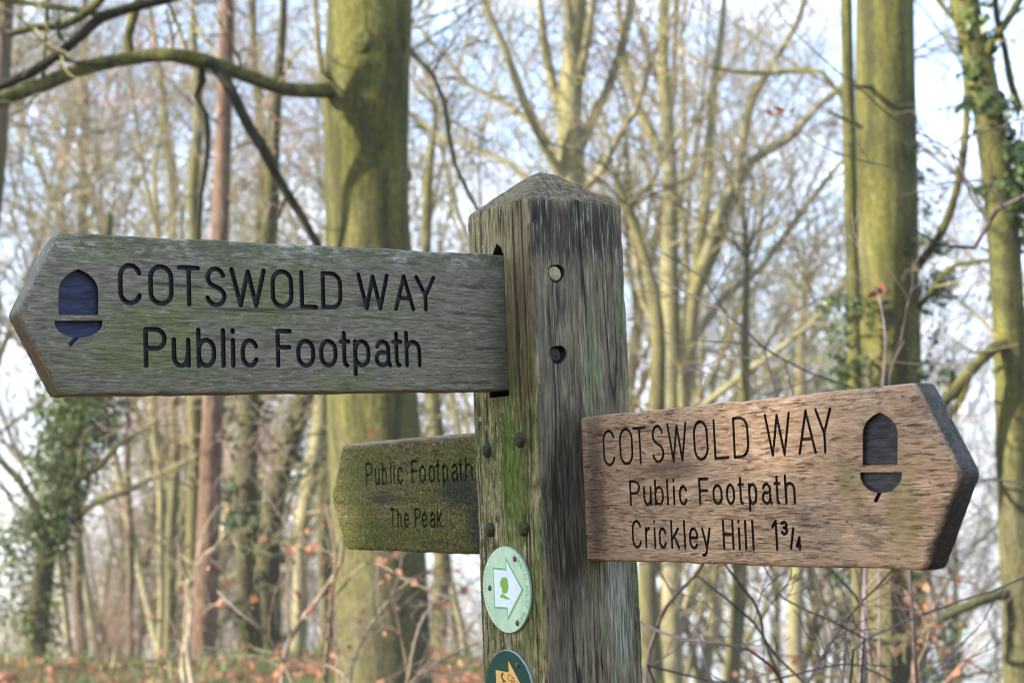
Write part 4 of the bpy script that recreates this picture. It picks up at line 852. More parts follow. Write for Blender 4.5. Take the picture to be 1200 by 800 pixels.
# the big beech behind the left board, with its long drooping bough
tree('beech_tree', 'thick green barked beech trunk behind the left board, with a long drooping bough', 8.2,
     [(436, -500, 46), (435, -200, 48), (434, 0, 49), (431, 100, 49), (430, 250, 48), (437, 470, 53), (446, 700, 56), (450, 800, 58)], B_BEECH, TW_OLIVE, seed=11, top=4.5, rough=.022, sides=32, step=.08, K=KB,
     limbs=[([(400, 106, 10), (365, 107, 9.5), (330, 104, 9), (285, 88, 9), (240, 72, 9.5), (200, 65, 9), (160, 68, 9), (100, 80, 9), (50, 100, 9.5), (0, 117, 10), (-70, 150, 9)], [-.1, -.2, -.3, -.4, -.5, -.6, -.6, -.8, -.9, -1, -1.1], 7, .5),
            ([(232, 70, 7), (252, 78, 7.5), (270, 105, 7), (292, 150, 7), (306, 170, 7), (325, 207, 6), (347, 243, 5.5), (372, 286, 5), (398, 340, 4.5)], [-.5, -.52, -.5, -.5, -.55, -.5, -.45, -.4, -.35], 2, .3, 1),
            ([(236, 72, 3.5), (237, 96, 5), (229, 113, 3.6), (241, 135, 4), (243, 180, 3.5), (236, 225, 3.2), (232, 290, 3), (230, 340, 2.5)], [-.5, -.5, -.52, -.5, -.45, -.45, -.4, -.4], 3, .25, 1),
            ([(-20, 112, 6), (30, 88, 6), (80, 55, 6), (118, 20, 7), (150, 10, 6), (205, -3, 5)], [-1, -.95, -.9, -.85, -.8, -.8], 4, .4, 1),
            ([(115, 17, 4.5), (70, 9, 4), (30, 4, 4), (-10, -4, 4)], [-.85, -.9, -.9, -.95], 2, .4),
            ([(153, 70, 6), (150, 42, 5.5), (158, 15, 5.5), (166, -8, 6)], [-.6, -.6, -.62, -.65], 1, .3),
            ([(50, 98, 3), (52, 60, 2.6), (55, 20, 2.5), (57, -10, 2)], [-.9, -.88, -.86, -.85], 1, .3),
            ([(10, 40, 4), (40, 32, 4.5), (75, 30, 5), (110, 8, 5), (125, -8, 5)], [-1, -1, -.95, -.9, -.9], 1, .3),
            ([(478, 58, 3.2), (500, 80, 3), (507, 88, 2.8), (520, 118, 3), (526, 160, 2.6), (534, 195, 2.5), (548, 225, 2.4), (562, 250, 2.2)], [-.3, -.5, -.5, -.55, -.55, -.5, -.5, -.5], 3, .2, 1),
            ([(506, 86, 1.6), (518, 66, 1.4), (530, 50, 1)], [-.5, -.5, -.5], 1, .2, 1)],
     knots=((424, 60, .075, (1.0, .95)), (401, 78, .04, (1.0, 1.1)), (447, 172, .03, (1, 1.6)), (477, 205, .03, (1, 1.5)), (472, 30, .07, (.7, 2.4)), (392, 105, .075, (.9, 1.2))))
# the big trunk on the right and the slim stem beside it
tree('beech_tree', 'thick upright trunk on the right with ivy up its right side', 11.0,
     [(1037, -450, 30), (1037, -150, 32), (1037, 0, 33), (1038, 200, 35), (1040, 400, 38), (1043, 600, 39), (1046, 800, 41)], B_BEECH, TW_OLIVE, seed=21, top=4.5, rough=.02, sides=32, step=.1, K=KB,
     limbs=[([(1070, 320, 6), (1092, 290, 5.5), (1108, 262, 5), (1124, 210, 4.5), (1130, 165, 4.5), (1133, 120, 4), (1131, 60, 3)], [0, -.1, -.2, -.3, -.3, -.3, -.3], 6, .5),
            ([(1068, 372, 4), (1085, 350, 3.6), (1105, 322, 3.4), (1120, 310, 3), (1150, 306, 2.6), (1185, 300, 2)], [0, -.2, -.3, -.35, -.4, -.4], 6, .5)],
     ivy=[(140, 480, 900, .05, .045, (.20, .02, 0)), (650, 830, 800, .07, .045, (.20, -.05, 0)), (668, 760, 160, .05, .045, (-.17, -.10, 0))])
tree('slim_beech', 'slim straight stem touching the left side of the thick right trunk', 10.6,
     [(990, -300, 7), (992, 0, 7.2), (994, 120, 7.5), (997, 250, 7.5), (1001, 420, 8), (1005, 600, 8), (1008, 800, 9)], B_BEECH, TW_OLIVE, seed=22, top=3, rough=.03, K=KB, step=.15, sides=12,
     ivy=[(345, 470, 520, .10, .042, (-.05, .05, 0))],
     limbs=[([(993, 125, 3), (985, 112, 3), (962, 84, 3), (940, 82, 3), (905, 86, 3.2), (860, 84, 2.4), (830, 78, 2)], [0, 0, .1, .2, .3, .4, .4], 4, .4), ([(996, 140, 2.6), (1010, 150, 2.5), (970, 130, 2.2)], [-.2, -.3, -.3], 0, .3)])
tree('ivy_clad_tree', 'leaning trunk at the right edge wrapped in ivy', 9.0,
     [(1105, -220, 14), (1117, -60, 16), (1132, 10, 17), (1150, 90, 17), (1163, 170, 17), (1174, 260, 18), (1183, 400, 18), (1190, 600, 19), (1197, 800, 21)], B_BEECH, TW_OLIVE, seed=31, top=4, rough=.04, sides=20, step=.1, K=KB,
     limbs=[([(1150, 80, 5), (1162, 50, 5), (1180, 25, 5), (1200, -10, 5)], [0, -.1, -.1, -.1], 3, .4), ([(1190, 395, 7), (1165, 408, 7), (1135, 436, 7), (1118, 458, 7), (1095, 482, 6), (1070, 520, 5)], [0, -.1, -.2, -.2, -.2, -.2], 5, .4),
            ([(1135, 440, 5), (1125, 470, 4.5), (1105, 495, 4), (1090, 520, 4)], [-.2, -.2, -.2, -.2], 2, .3),
            ([(1195, 690, 6), (1160, 700, 6), (1120, 715, 5.5), (1085, 735, 5), (1050, 752, 4)], [0, -.1, -.2, -.25, -.3], 3, .3),
            ([(1150, 40, 4), (1125, 30, 3.5), (1108, 12, 3), (1090, -12, 3)], [0, 0, 0, 0], 1, .3), ([(1196, 130, 4), (1186, 100, 4), (1178, 60, 4), (1168, 20, 4), (1165, -20, 4)], [0, 0, 0, 0, 0], 1, .3)],
     ivy=[(-10, 60, 220, .05, .05, (.03, -.08, 0)), (80, 160, 180, .05, .05, (.02, -.1, 0)), (150, 285, 900, .09, .055, (.13, -.03, 0)), (300, 800, 300, .05, .05, (.08, -.05, 0))])
# fan-branched pale tree
tree('ash_tree', 'pale twin stemmed tree with fan of branches between post and right trunk', 21.0,
     [(772, -120, 5), (778, 0, 6), (777, 70, 7), (781, 140, 8), (785, 200, 9.5), (785, 260, 10), (786, 350, 11), (786, 480, 12), (787, 640, 13), (788, 800, 14)], B_PALE, TW_OLIVE, seed=41, top=3, rough=.04, sides=14, step=.3, K=spec(max=4, kids=(0, 5, 5, 3), wig=.14, up=.04, rmin=.0046, len=.62),
     limbs=[([(800, 480, 9), (806, 420, 9), (812, 345, 8.5), (828, 300, 7), (848, 235, 6), (880, 190, 5.5), (925, 162, 5), (958, 125, 4.5), (985, 104, 4), (1010, 95, 3)], [0, -.2, -.3, -.4, -.5, -.5, -.6, -.7, -.7, -.7], 8, 1.5),
            ([(808, 420, 7), (815, 330, 6.5), (826, 235, 6), (832, 160, 5.5), (838, 95, 5), (846, 30, 4), (850, -30, 3)], [-.2, -.1, 0, .2, .3, .4, .4], 8, 1.4),
            ([(812, 350, 6), (845, 280, 5.5), (862, 225, 5), (880, 120, 4.5), (905, 75, 4), (935, 25, 3.5), (950, -30, 3)], [-.2, -.4, -.5, -.8, -.9, -.9, -1], 8, 1.4),
            ([(785, 205, 6), (768, 165, 6), (748, 128, 5.5), (738, 95, 4.5), (728, 40, 4), (724, -20, 3)], [0, .2, .4, .4, .5, .5], 12, 1.3),
            ([(782, 330, 4), (760, 290, 3.5), (742, 250, 3), (735, 200, 2.5)], [0, .2, .3, .3], 8, 1), ([(790, 430, 4), (770, 390, 3.6), (752, 350, 3), (745, 310, 2.4)], [0, .3, .4, .5], 8, 1),
            ([(792, 540, 5), (830, 470, 4.5), (868, 440, 4), (905, 415, 3.5), (950, 380, 3)], [0, -.3, -.5, -.6, -.6], 10, 1), ([(812, 400, 5), (850, 345, 4.5), (890, 315, 4), (935, 255, 3.5), (965, 215, 3), (990, 185, 2.5)], [0, .3, .4, .5, .5, .5], 14, 1.2)])
tree('ash_tree', 'many limbed tree straight behind the signpost top', 18.0,
     [(664, -120, 12), (667, 0, 14), (668, 110, 15), (668, 210, 16), (670, 420, 18), (672, 800, 20)], B_PALE, TW_OLIVE, seed=43, top=3, rough=.05, sides=16, step=.3, K=spec(max=4, kids=(0, 5, 5, 3), wig=.15, up=.05, rmin=.0046, len=.62),
     limbs=[([(662, 215, 7), (640, 175, 6.5), (615, 120, 6), (592, 60, 5), (570, 10, 4), (558, -40, 3)], [0, -.2, -.4, -.5, -.5, -.5], 8, 1.2), ([(672, 190, 8), (690, 150, 7), (712, 105, 6), (728, 60, 5.5), (738, 15, 5), (742, -40, 4)], [0, .2, .3, .4, .4, .4], 8, 1.2),
            ([(660, 140, 6), (645, 90, 5.5), (636, 40, 5), (630, -30, 4)], [0, .3, .4, .4], 10, 1.1), ([(674, 110, 6), (686, 60, 5.5), (694, 10, 5), (698, -40, 4)], [0, -.3, -.4, -.4], 10, 1.1),
            ([(664, 200, 4), (630, 150, 3.8), (590, 120, 3.2), (548, 100, 2.6), (515, 60, 2)], [0, .4, .6, .7, .7], 10, 1), ([(664, 260, 4), (630, 225, 4), (595, 190, 3.5), (560, 175, 3)], [0, .3, .5, .6], 8, 1), ([(676, 230, 5), (705, 200, 4.5), (722, 165, 4), (745, 130, 3.5), (760, 80, 3)], [0, -.2, -.3, -.4, -.4], 8, 1)])
# red-brown conifer trunk
tree('pine_tree', 'leaning red brown pine trunk left of the big beech', 14.0,
     [(270, -140, 7), (266, 0, 8.5), (262, 150, 9.5), (257, 300, 10.5), (250, 480, 12.5), (243, 650, 13), (237, 800, 14)], B_PINE, TW_PINK, seed=51, top=4, rough=.04, sides=18, step=.2, K=spec(max=3, kids=(0, 5, 4), rmin=.004, up=-.02, ang=.9), auto=((-100, 260, 12, 1.3, .018), (300, 760, 10, .8, .010)))
# ivy clad tree on the left
tree('ivy_clad_tree', 'leaning dark tree at the left edge smothered in bushy ivy', 17.0,
     [(128, 250, 5), (118, 340, 6), (108, 420, 7), (98, 470, 8), (80, 545, 9), (55, 650, 11), (44, 730, 12), (38, 810, 13)], B_DARK, TW_OLIVE, seed=61, rough=.06, sides=12, step=.2, K=spec(max=3, kids=(0, 5, 4), rmin=.004),
     limbs=[([(70, 590, 5), (92, 560, 4.5), (118, 545, 4), (140, 520, 3), (165, 505, 2)], [0, -.2, -.3, -.3, -.3], 6, .7), ([(85, 610, 4), (110, 590, 4), (150, 575, 3.5), (180, 560, 2)], [0, -.2, -.3, -.3], 6, .7), ([(60, 640, 5), (40, 590, 4), (20, 560, 4), (0, 540, 3)], [0, .2, .3, .3], 6, .7)],
     ivy=[(400, 640, 5200, .25, .055, (0, 0, 0)), (430, 560, 1200, .26, .055, (-.33, .2, 0)), (470, 540, 500, .2, .055, (.34, .1, .1)), (600, 790, 1000, .26, .055, (-.36, .1, 0)), (620, 800, 1000, .11, .05, (.05, 0, 0))])
# trunks at the left
SL = spec(max=3, kids=(0, 5, 4), rmin=.0045, wig=.15)
slim = [
 ('thin dark sapling trunk right of the ivy covered left tree', 20, [(140, 420, 3), (143, 480, 3.4), (147, 600, 4), (151, 790, 4.6)], B_BROWN, TW_PINK, 'slim_tree', ((430, 720, 14, 1.1, .012),), None),
 ('short pale dead stem beside the ivy covered left tree', 18, [(74, 640, 3.4), (77, 700, 4), (82, 790, 4.4)], B_PALE, TW_PALE, 'dead_stem', ((650, 760, 3, .4, .007),), None),
 ('slender olive trunk just left of the red brown pine', 19, [(230, 250, 6.5), (228, 460, 8), (222, 640, 8.5), (214, 800, 9)], B_OLIVE, TW_OLIVE, 'slim_tree', ((260, 740, 16, 1.2, .014),), None),
 ('thinner olive trunk second left of the red brown pine', 24, [(196, 200, 5), (200, 400, 5.6), (203, 600, 6), (206, 800, 7)], B_OLIVE, TW_OLIVE, 'slim_tree', ((220, 740, 16, 1.4, .016),), None),
 ('faint pale trunk third left of the red brown pine', 26, [(184, 300, 4), (186, 480, 4.6), (188, 640, 5), (186, 800, 5.5)], B_PALE, TW_OLIVE, 'slim_tree', ((320, 740, 14, 1.4, .016),), None),
 ('dark ivy trunk just right of the red brown pine', 15, [(312, 300, 10), (306, 420, 12), (301, 480, 13), (296, 640, 14), (292, 800, 15)], B_DARK, TW_OLIVE, 'dark_tree', ((330, 740, 10, 1.0, .014),), [(470, 790, 420, .10, .07, (0, 0, 0))]),
 ('dark crooked trunk leaning right below the left board', 16, [(378, 360, 9), (360, 440, 11), (346, 490, 12), (328, 560, 13), (318, 640, 14), (321, 720, 14), (326, 800, 15)], B_DARK, TW_OLIVE, 'crooked_tree', ((400, 760, 9, 1.0, .016),), [(500, 790, 300, .09, .07, (0, 0, 0))]),
 ('pale leaning trunk next to the dark crooked one', 17, [(392, 330, 6), (384, 430, 7.5), (377, 490, 8.5), (358, 580, 9.5), (347, 660, 9.5), (341, 800, 10)], B_PALE, TW_OLIVE, 'leaning_tree', ((380, 760, 10, 1.0, .014),), None),
 ('grey slim stem between pale leaning trunk and big beech', 23, [(396, 420, 4.5), (390, 500, 5.4), (384, 620, 6), (381, 800, 7)], B_BROWN, TW_PINK, 'slim_tree', ((440, 760, 10, 1.2, .016),), None),
 ('olive trunk close to the right side of the big beech', 20, [(508, 380, 8), (511, 470, 9), (513, 600, 9.5), (512, 800, 10)], B_OLIVE, TW_OLIVE, 'slim_tree', ((400, 740, 10, 1.1, .016),), None),
 ('olive trunk below the brown board nearest the post', 15, [(762, 560, 11), (765, 680, 12), (769, 800, 13)], B_OLIVE, TW_OLIVE, 'slim_tree', ((600, 760, 5, .9, .012),), None),
 ('olive trunk below the middle of the brown board', 19, [(868, 560, 8), (864, 670, 9), (859, 800, 10)], B_OLIVE, TW_OLIVE, 'slim_tree', ((600, 760, 6, .9, .012),), None),
 ('pale trunk below the acorn on the brown board', 25, [(933, 540, 8), (935, 670, 9), (938, 760, 10), (940, 800, 10)], B_PALE, TW_OLIVE, 'slim_tree', ((580, 740, 6, 1.2, .014),), None),
 ('dark trunk at the top left corner', 12, [(10, -120, 9), (6, 0, 10), (1, 100, 10), (-6, 220, 11), (-30, 420, 12), (-60, 800, 15)], B_BROWN, TW_OLIVE, 'tree', ((-60, 200, 6, .8, .012),), None),
 ('thin mossy stem close to the left of the big beech, above the left board', 19, [(372, 40, 3.5), (376, 150, 5), (380, 250, 6), (379, 330, 7), (382, 480, 7), (385, 800, 8)], B_OLIVE, TW_OLIVE, 'slim_tree', ((60, 280, 12, 1.1, .014),), None),
 ('slender tree directly above the lettering of the left board', 27, [(298, -60, 4), (296, 60, 4.5), (302, 200, 5), (300, 320, 5.5), (304, 500, 6), (306, 800, 7)], B_OLIVE, TW_PINK, 'slim_tree', ((-40, 300, 20, 1.7, .018),), None),
 ('slender tree above the acorn of the left board', 30, [(92, -60, 4), (98, 60, 4.5), (94, 200, 5), (90, 320, 5.5), (92, 500, 6), (92, 800, 7)], B_BROWN, TW_PINK, 'slim_tree', ((-40, 300, 22, 1.8, .018),), None),
]
for i, (lab, d, path, bm_, tm_, nm, au, iv) in enumerate(slim):
    tree(nm, lab, d, path, bm_, tm_, seed=100 + i, rough=.05, sides=12, step=.25, K=SL, auto=au, ivy=iv, top=None if nm == 'dead_stem' else 3.0 if path[0][1] > 0 else 2.5, )

# trees of the wood on the slope: five grown kinds, copied
def far_tree(seed, bark_m, twig_m, H, up=.05, fork=False):
    rng = np.random.RandomState(seed); TB, TW = Tubes(), Tubes()
    K = spec(seg=(9, 7, 5, 4, 3), kids=(15, 8, 6, 4), max=4, rmin=.0043, split=2, wig=.13, up=up, t0=(.45, .15), ang=.72, len=.46, taper=.22)
    grow(TB, TW, np.array([0, 0, -.4]), np.array([rng.normal(0, .05), rng.normal(0, .05), 1.]), H, H * .0062, 0, K, rng)
    if fork: grow(TB, TW, np.array([.12, 0, -.4]), unit(np.array([.22, rng.normal(0, .1), 1.])), H * .85, H * .0050, 0, K, rng)
    o = bpy.data.objects.new('woodland_tree', None); link(o); TB.build('trunk', bark_m, o); TW.build('crown', twig_m, o); return o
kinds = [far_tree(201, B_OLIVE, TW_OLIVE, 19), far_tree(202, B_BROWN, TW_PINK, 21, .03), far_tree(203, B_OLIVE, TW_PINK, 17, .07, True), far_tree(204, B_PALE, TW_OLIVE, 18, .05, True), far_tree(205, B_BROWN, TW_PINK, 20, .04)]
def vase_tree(seed, H):
    rng = np.random.RandomState(seed); TB, TW = Tubes(), Tubes(); K = spec(seg=(9, 7, 5, 4, 3), kids=(10, 7, 6, 4), max=4, rmin=.0044, split=2, wig=.12, up=.07, t0=(.15, .12), ang=.6, len=.48, taper=.2)
    grow(TB, TW, np.array([0, 0, -.4]), np.array([.02, 0, 1.]), H * .95, H * .0095, 0, K, rng)
    for k in range(5):
        a = k * 1.26 + rng.rand() * .6; z = H * rng.uniform(.26, .40); grow(TB, TW, np.array([0, 0, z]), unit(np.array([math.cos(a) * .62, math.sin(a) * .62, 1.])), H * rng.uniform(.6, .8), H * .0062, 0, K, rng)
    o = bpy.data.objects.new('spreading_tree', None); link(o); TB.build('trunk', B_PALE if seed % 2 else B_OLIVE, o); TW.build('crown', TW_OLIVE, o); return o
vs = [vase_tree(211, 18), vase_tree(212, 17)]
VL = ['vase shaped pale tree with many rising limbs between post and right trunk', 'vase shaped olive tree with rising limbs behind the brown board', 'small vase shaped tree just right of the thick right trunk', 'vase shaped tree far behind the left board beside the red brown pine', 'low vase shaped tree behind the right end of the left board']
for i, (u, d, k) in enumerate([(735, 30, 0), (905, 37, 1), (1105, 42, 0), (200, 40, 1)]):
    p = at(u, 500, d); o = vs[k]
    if i > 1:
        o = vs[k].copy(); COL.objects.link(o)
        for ch in vs[k].children:
            c = ch.copy(); COL.objects.link(c); c.parent = o
    o.location = (p.x, p.y, ground_h(p.x, p.y)); o.rotation_euler = (0, 0, i * 1.3); tag(o, VL[i], 'tree'); spots.append((p.x, p.y, d)) if False else None
KL = ['slender olive trunked tree of the leafless wood beyond', 'tall brown trunked tree of the leafless wood beyond', 'forked olive trunked tree of the leafless wood beyond', 'forked pale trunked tree of the leafless wood beyond', 'brown spreading tree of the leafless wood beyond']
KG = ['slender olive trees of the wood', 'tall brown trees of the wood', 'forked olive trees of the wood', 'forked pale trees of the wood', 'spreading brown trees of the wood']
rw = random.Random(77); spots = []
def try_spot(u, d, gap):
    p = at(u, 500, d); x, y = p.x, p.y
    if any((x - a) ** 2 + (y - b) ** 2 < gap * gap for a, b, _ in spots): return
    spots.append((x, y, d))
for _ in range(400):
    if len(spots) >= 27: break
    u = rw.choice([rw.uniform(-60, 390), rw.uniform(-60, 390), rw.uniform(-60, 390), rw.uniform(490, 760), rw.uniform(480, 1240)]); d = rw.uniform(27, 64)
    if u > 800 and d < 38: continue
    try_spot(u, d, 2.6)
for u, d in ((1290, 24), (1350, 38), (1430, 29), (1520, 44), (1610, 26), (1700, 35), (1820, 30), (1960, 40), (-130, 30), (-220, 42), (-310, 27), (-420, 36), (-560, 30), (-700, 40)):
    p = at(u, 500, d); spots.append((p.x, p.y, d))
used = set()
for i, (x, y, d) in enumerate(spots):
    k = rw.randrange(5); src = kinds[k]
    if k in used:
        o = src.copy(); COL.objects.link(o)
        for ch in src.children:
            c = ch.copy(); COL.objects.link(c); c.parent = o
    else: o = src; used.add(k)
    o.location = (x, y, ground_h(x, y)); o.rotation_euler = (rw.uniform(-.05, .05), rw.uniform(-.05, .05), rw.uniform(0, 6.28)); s = rw.uniform(.85, 1.2); o.scale = (s, s, s)
    tag(o, KL[k], 'tree', KG[k])
for k in range(5):
    if k not in used:
        for ch in list(kinds[k].children): bpy.data.objects.remove(ch)
        bpy.data.objects.remove(kinds[k])

# the far wood lower down the slope: one mass
def far_wood():
    rng = np.random.RandomState(9); T = Tubes(); K = spec(seg=(6, 4, 3), kids=(12, 6, 3), max=3, rmin=.045, split=9, wig=.12, up=.06, t0=(.2, .1), ang=.7, len=.42, taper=.25)
    for _ in range(230):
        x, y = rng.normal(-95, 85), rng.normal(400, 75); h = rng.uniform(10, 15)
        grow(T, T, np.array([x, y, ground_h(x, y) - .3]), unit(np.array([rng.normal(0, .05), rng.normal(0, .05), 1.])), h, h * .012, 0, K, rng)
    o = T.build('far_wood', TW_PINK); tag(o, 'pinkish brown leafless wood on the far hillside at left', 'wood', kind='stuff')
far_wood()

# leafy ivy clad tree added out of view, sunward, to shade the signpost
def shade_tree():
    rng = np.random.RandomState(5); c = Vector((PX, PY, 1.62)) + sun_dir * 8.5; gz = ground_h(c.x, c.y); root = np.array([c.x, c.y, gz]); o = empty('ivy_clad_tree', root, 'added bushy ivy clad tree, out of view, shading the signpost', 'tree')
    TB, TW, T = Tubes(), Tubes(), Tubes(); A, r = cr_path([root - [0, 0, .3], root + [.1, 0, 2], root + [0, .15, 4], root + [-.1, .1, 7], root + [.1, 0, 10]], [.24, .2, .18, .13, .05], .2); TB.tube(A, r, 14, .05, 3)
    for j in range(14):
        i = rng.randint(8, len(A)); v = unit(rng.normal(size=3) * [1, 1, .3] + [0, 0, .3]); grow(TB, TW, A[i], v, 2.2 * (.6 + .6 * rng.rand()), .05, 1, spec(max=3, kids=(0, 5, 5)), rng)
    TB.build('trunk', B_DARK, o, loc=root); TW.build('crown', TW_OLIVE, o, loc=root)
    m = 5200; th = rng.rand(m) * 6.28; q = rng.rand(m) ** .5; z = rng.uniform(c.z - 1.7, c.z + 1.5, m); P = np.stack([c.x + 1.25 * q * np.cos(th), c.y + 1.25 * q * np.sin(th), z], 1) + rng.normal(0, .08, (m, 3)); leaves(T, P, .12, rng)
    T.build('ivy', L_IVY, o, smooth=False, loc=root)
shade_tree()

# ------------------------------------------------------------------ shrubs and twigs close by
def shrub(name, label, d, stems, mat, group=None, seed=1, K=None, sprouts=2, SL_=.25, leaf=0, leafsize=.035, leafspan=None, cat='shrub', foot=None, depthv=.25):
    rng = np.random.RandomState(seed); TB = Tubes(); ends = []; allp = []
    K = K or spec(seg=(6, 5, 4), kids=(0, 0, 4, 3), max=3, rmin=.0011, split=9, wig=.12, up=.02, ang=.6, len=.5, t0=(.2, .2, .2))
    root = None
    for k, st in enumerate(stems):
        dz = [depthv * math.sin(k * 1.7 + i * .8) for i in range(len(st))]
        P, Q = px(st, d, dz); A, r = cr_path(P, Q, .05); r = r * (.72 if d < 7 else .6)
        A = A + np.stack([np.interp(np.arange(len(A)), np.arange(0, len(A) + 3, 4), rng.normal(0, .0035 * d / 3, len(np.arange(0, len(A) + 3, 4)))) for _ in range(3)], 1)
        TB.tube(A, r, 6, .06, seed + k); allp.append(A)
        for j in range(sprouts):
            i = rng.randint(int(len(A) * .1), len(A)); dd = unit(A[min(i + 1, len(A) - 1)] - A[max(i - 1, 0)]); grow(TB, TB, A[i], unit(dd + rng.normal(size=3) * .6), SL_ * (.5 + rng.rand()), max(.0011, r[i] * .5), 2, K, rng)
    if foot is not None:                            # stems run together to the ground
        fp = at(foot, 700, d); root = np.array([fp.x, fp.y, ground_h(fp.x, fp.y)])
        for k, st in enumerate(stems):
            e = np.array(allp[k][0]); rr = st[0][2] * d / F * .72
            if e[2] - root[2] > .1 and abs(st[0][0] - foot) < 260:
                m = e * .4 + root * .6; m[2] = root[2] + (e[2] - root[2]) * .55; A, r = cr_path([e, m, root + np.array([rng.normal(0, .07), rng.normal(0, .07), -.08])], [rr, rr * 1.2, rr * 1.5], .08); TB.tube(A, r, 6)
    else: root = np.array(allp[0][0])
    o = empty(name, root, label, cat, group); TB.build('branches', mat, o, loc=root)
    if leaf:
        T = Tubes(); pool = np.concatenate([v for v in TB.v]); pool = pool[[leafspan is None or leafspan(p) for p in pool]] if leafspan else pool
        leaves(T, pool[rng.randint(len(pool), size=leaf)] + rng.normal(0, .01, (leaf, 3)), leafsize, rng); T.build('leaves', L_DRY, o, smooth=False, loc=root)
    return o
shrub('bare_shrub', 'dark bare shrub with crossing branches under the brown board', 2.9,
      [[(934, 812, 3), (960, 774, 2.8), (990, 729, 2.6), (1009, 706, 2.2), (1042, 676, 1.8), (1075, 640, 1.2)], [(922, 812, 3), (900, 757, 2.6), (889, 717, 2.4), (857, 667, 2), (835, 630, 1.5)],
       [(926, 812, 2.6), (907, 783, 2.6), (881, 765, 2.6), (844, 755, 2.5), (787, 745, 2.4), (752, 731, 2.2), (715, 705, 1.5)], [(842, 812, 2.4), (826, 774, 2.2), (815, 738, 2), (791, 699, 1.7), (778, 672, 1.4)],
       [(758, 812, 3.2), (763, 762, 3.2), (777, 721, 3), (800, 688, 2.8), (822, 660, 2.4)], [(940, 800, 2), (907, 766, 2.1), (881, 732, 2.1), (850, 702, 2), (812, 670, 1.8)],
       [(1012, 750, 1.8), (975, 729, 1.9), (919, 702, 1.8), (900, 672, 1.5), (885, 650, 1.2)], [(1000, 760, 2), (1024, 746, 2), (1069, 727, 1.9), (1125, 703, 1.7), (1165, 689, 1.6), (1215, 672, 1.4)],
       [(990, 728, 2), (1006, 712, 2.2), (995, 690, 2.2), (968, 665, 1.7)], [(1060, 812, 1.8), (1010, 780, 1.7), (960, 785, 1.6), (900, 800, 1.6)], [(755, 778, 2), (805, 790, 1.8), (850, 797, 1.7), (920, 806, 1.8)], [(1070, 812, 1.5), (1110, 770, 1.4), (1150, 730, 1.2), (1165, 700, 1)]],
      TW_DARK, seed=3, sprouts=3, SL_=.16, foot=930)
shrub('bare_shrub', 'upright purple grey stem rising beneath the right trunk', 4.2, [[(1009, 815, 4.5), (1011, 740, 4), (1014, 690, 3.6), (1020, 640, 3), (1030, 560, 2.4), (1036, 480, 1.9), (1040, 400, 1.6), (1030, 345, 1.1)], [(1030, 560, 2), (1052, 520, 1.6), (1045, 440, 1.4), (1062, 400, 1.2)], [(1014, 690, 2), (1060, 640, 1.6), (1110, 600, 1.4), (1150, 563, 1.3), (1215, 568, 1.2)]], plain('purple_grey_stem', (.12, .095, .10), .7, .25, .3, 20), seed=4, sprouts=4, SL_=.22, foot=1008, leaf=0)
shrub('bare_sapling', 'thin drooping twigs between the post top and the brown board', 3.4,
      [[(1060, 560, 2.6), (1030, 490, 2.3), (993, 454, 2.0), (955, 441, 1.9), (924, 424, 1.8), (893, 405, 1.7), (866, 379, 1.6), (840, 359, 1.5), (808, 343, 1.4), (778, 326, 1.2), (735, 286, .9)],
       [(848, 364, 1.2), (832, 338, 1.1), (817, 320, 1.1), (786, 301, 1), (760, 288, .9), (732, 279, .7)], [(893, 405, 1), (850, 400, .9), (800, 398, .9), (745, 372, .6)], [(924, 424, 1), (880, 420, .9), (830, 412, .8), (780, 402, .6)], [(893, 405, .9), (910, 380, .8), (930, 365, .7), (950, 352, .5)], [(955, 441, .9), (900, 462, .8), (868, 455, .7), (850, 440, .6)]], TW_DARK, seed=6, sprouts=2, SL_=.10, foot=1062, depthv=.12)
shrub('overhanging_sapling', 'dark leafless twigs reaching in from the right edge before the trunks', 4.2,
      [[(1672, 640, 17), (1668, 420, 16), (1655, 150, 14), (1650, 20, 12), (1640, -250, 9), (1650, -600, 6)], [(1655, 60, 8), (1560, 95, 7.5), (1440, 140, 6.5), (1320, 180, 6), (1260, 205, 5), (1200, 232, 4.5), (1173, 245, 4.2), (1160, 266, 3.8), (1146, 290, 3.2), (1120, 288, 2.6), (1096, 281, 2.2), (1064, 264, 1.6)], [(1150, 288, 2.2), (1157, 292, 1.8), (1160, 299, 1.2)], [(1163, 262, 1.8), (1140, 230, 1.8), (1125, 185, 1.8), (1112, 172, 1.7), (1070, 153, 1.6), (1039, 134, 1.5), (1016, 109, 1.4), (985, 84, 1.3), (939, 42, 1.1), (905, 0, .9), (880, -40, .7)],
       [(1112, 172, 1.2), (1130, 160, 1.2), (1160, 152, 1.3), (1215, 130, 1.4)], [(1100, 215, 1), (1066, 203, 1), (1016, 192, 1), (970, 176, .9), (935, 152, .7), (915, 133, .5)], [(1175, 246, 1.4), (1150, 212, 1.2), (1100, 216, 1)], [(1118, 178, 1), (1128, 205, 1), (1145, 218, .9), (1160, 235, .9)], [(1180, 244, 1.6), (1165, 215, 1.4), (1160, 180, 1.2), (1175, 150, 1.1), (1190, 130, 1)]],
      TW_DARK, seed=7, sprouts=1, SL_=.15, depthv=.10, cat='sapling', foot=1672)
def dry_leaf(label, u, v, d, n, size, seed):
    rng = np.random.RandomState(seed); T = Tubes(); c = np.array(at(u, v, d)); P = c + rng.normal(0, size * .5, (n, 3)) * np.array([1.2, .5, .5]); leaves(T, P, size, rng); o = T.build('dry_leaf', L_RED, smooth=False, loc=c); o.location = c; tag(o, label, 'leaf')
dry_leaf('pair of dry red brown leaves hanging against the sky near the top', 915, 130, 4.15, 4, .03, 3)
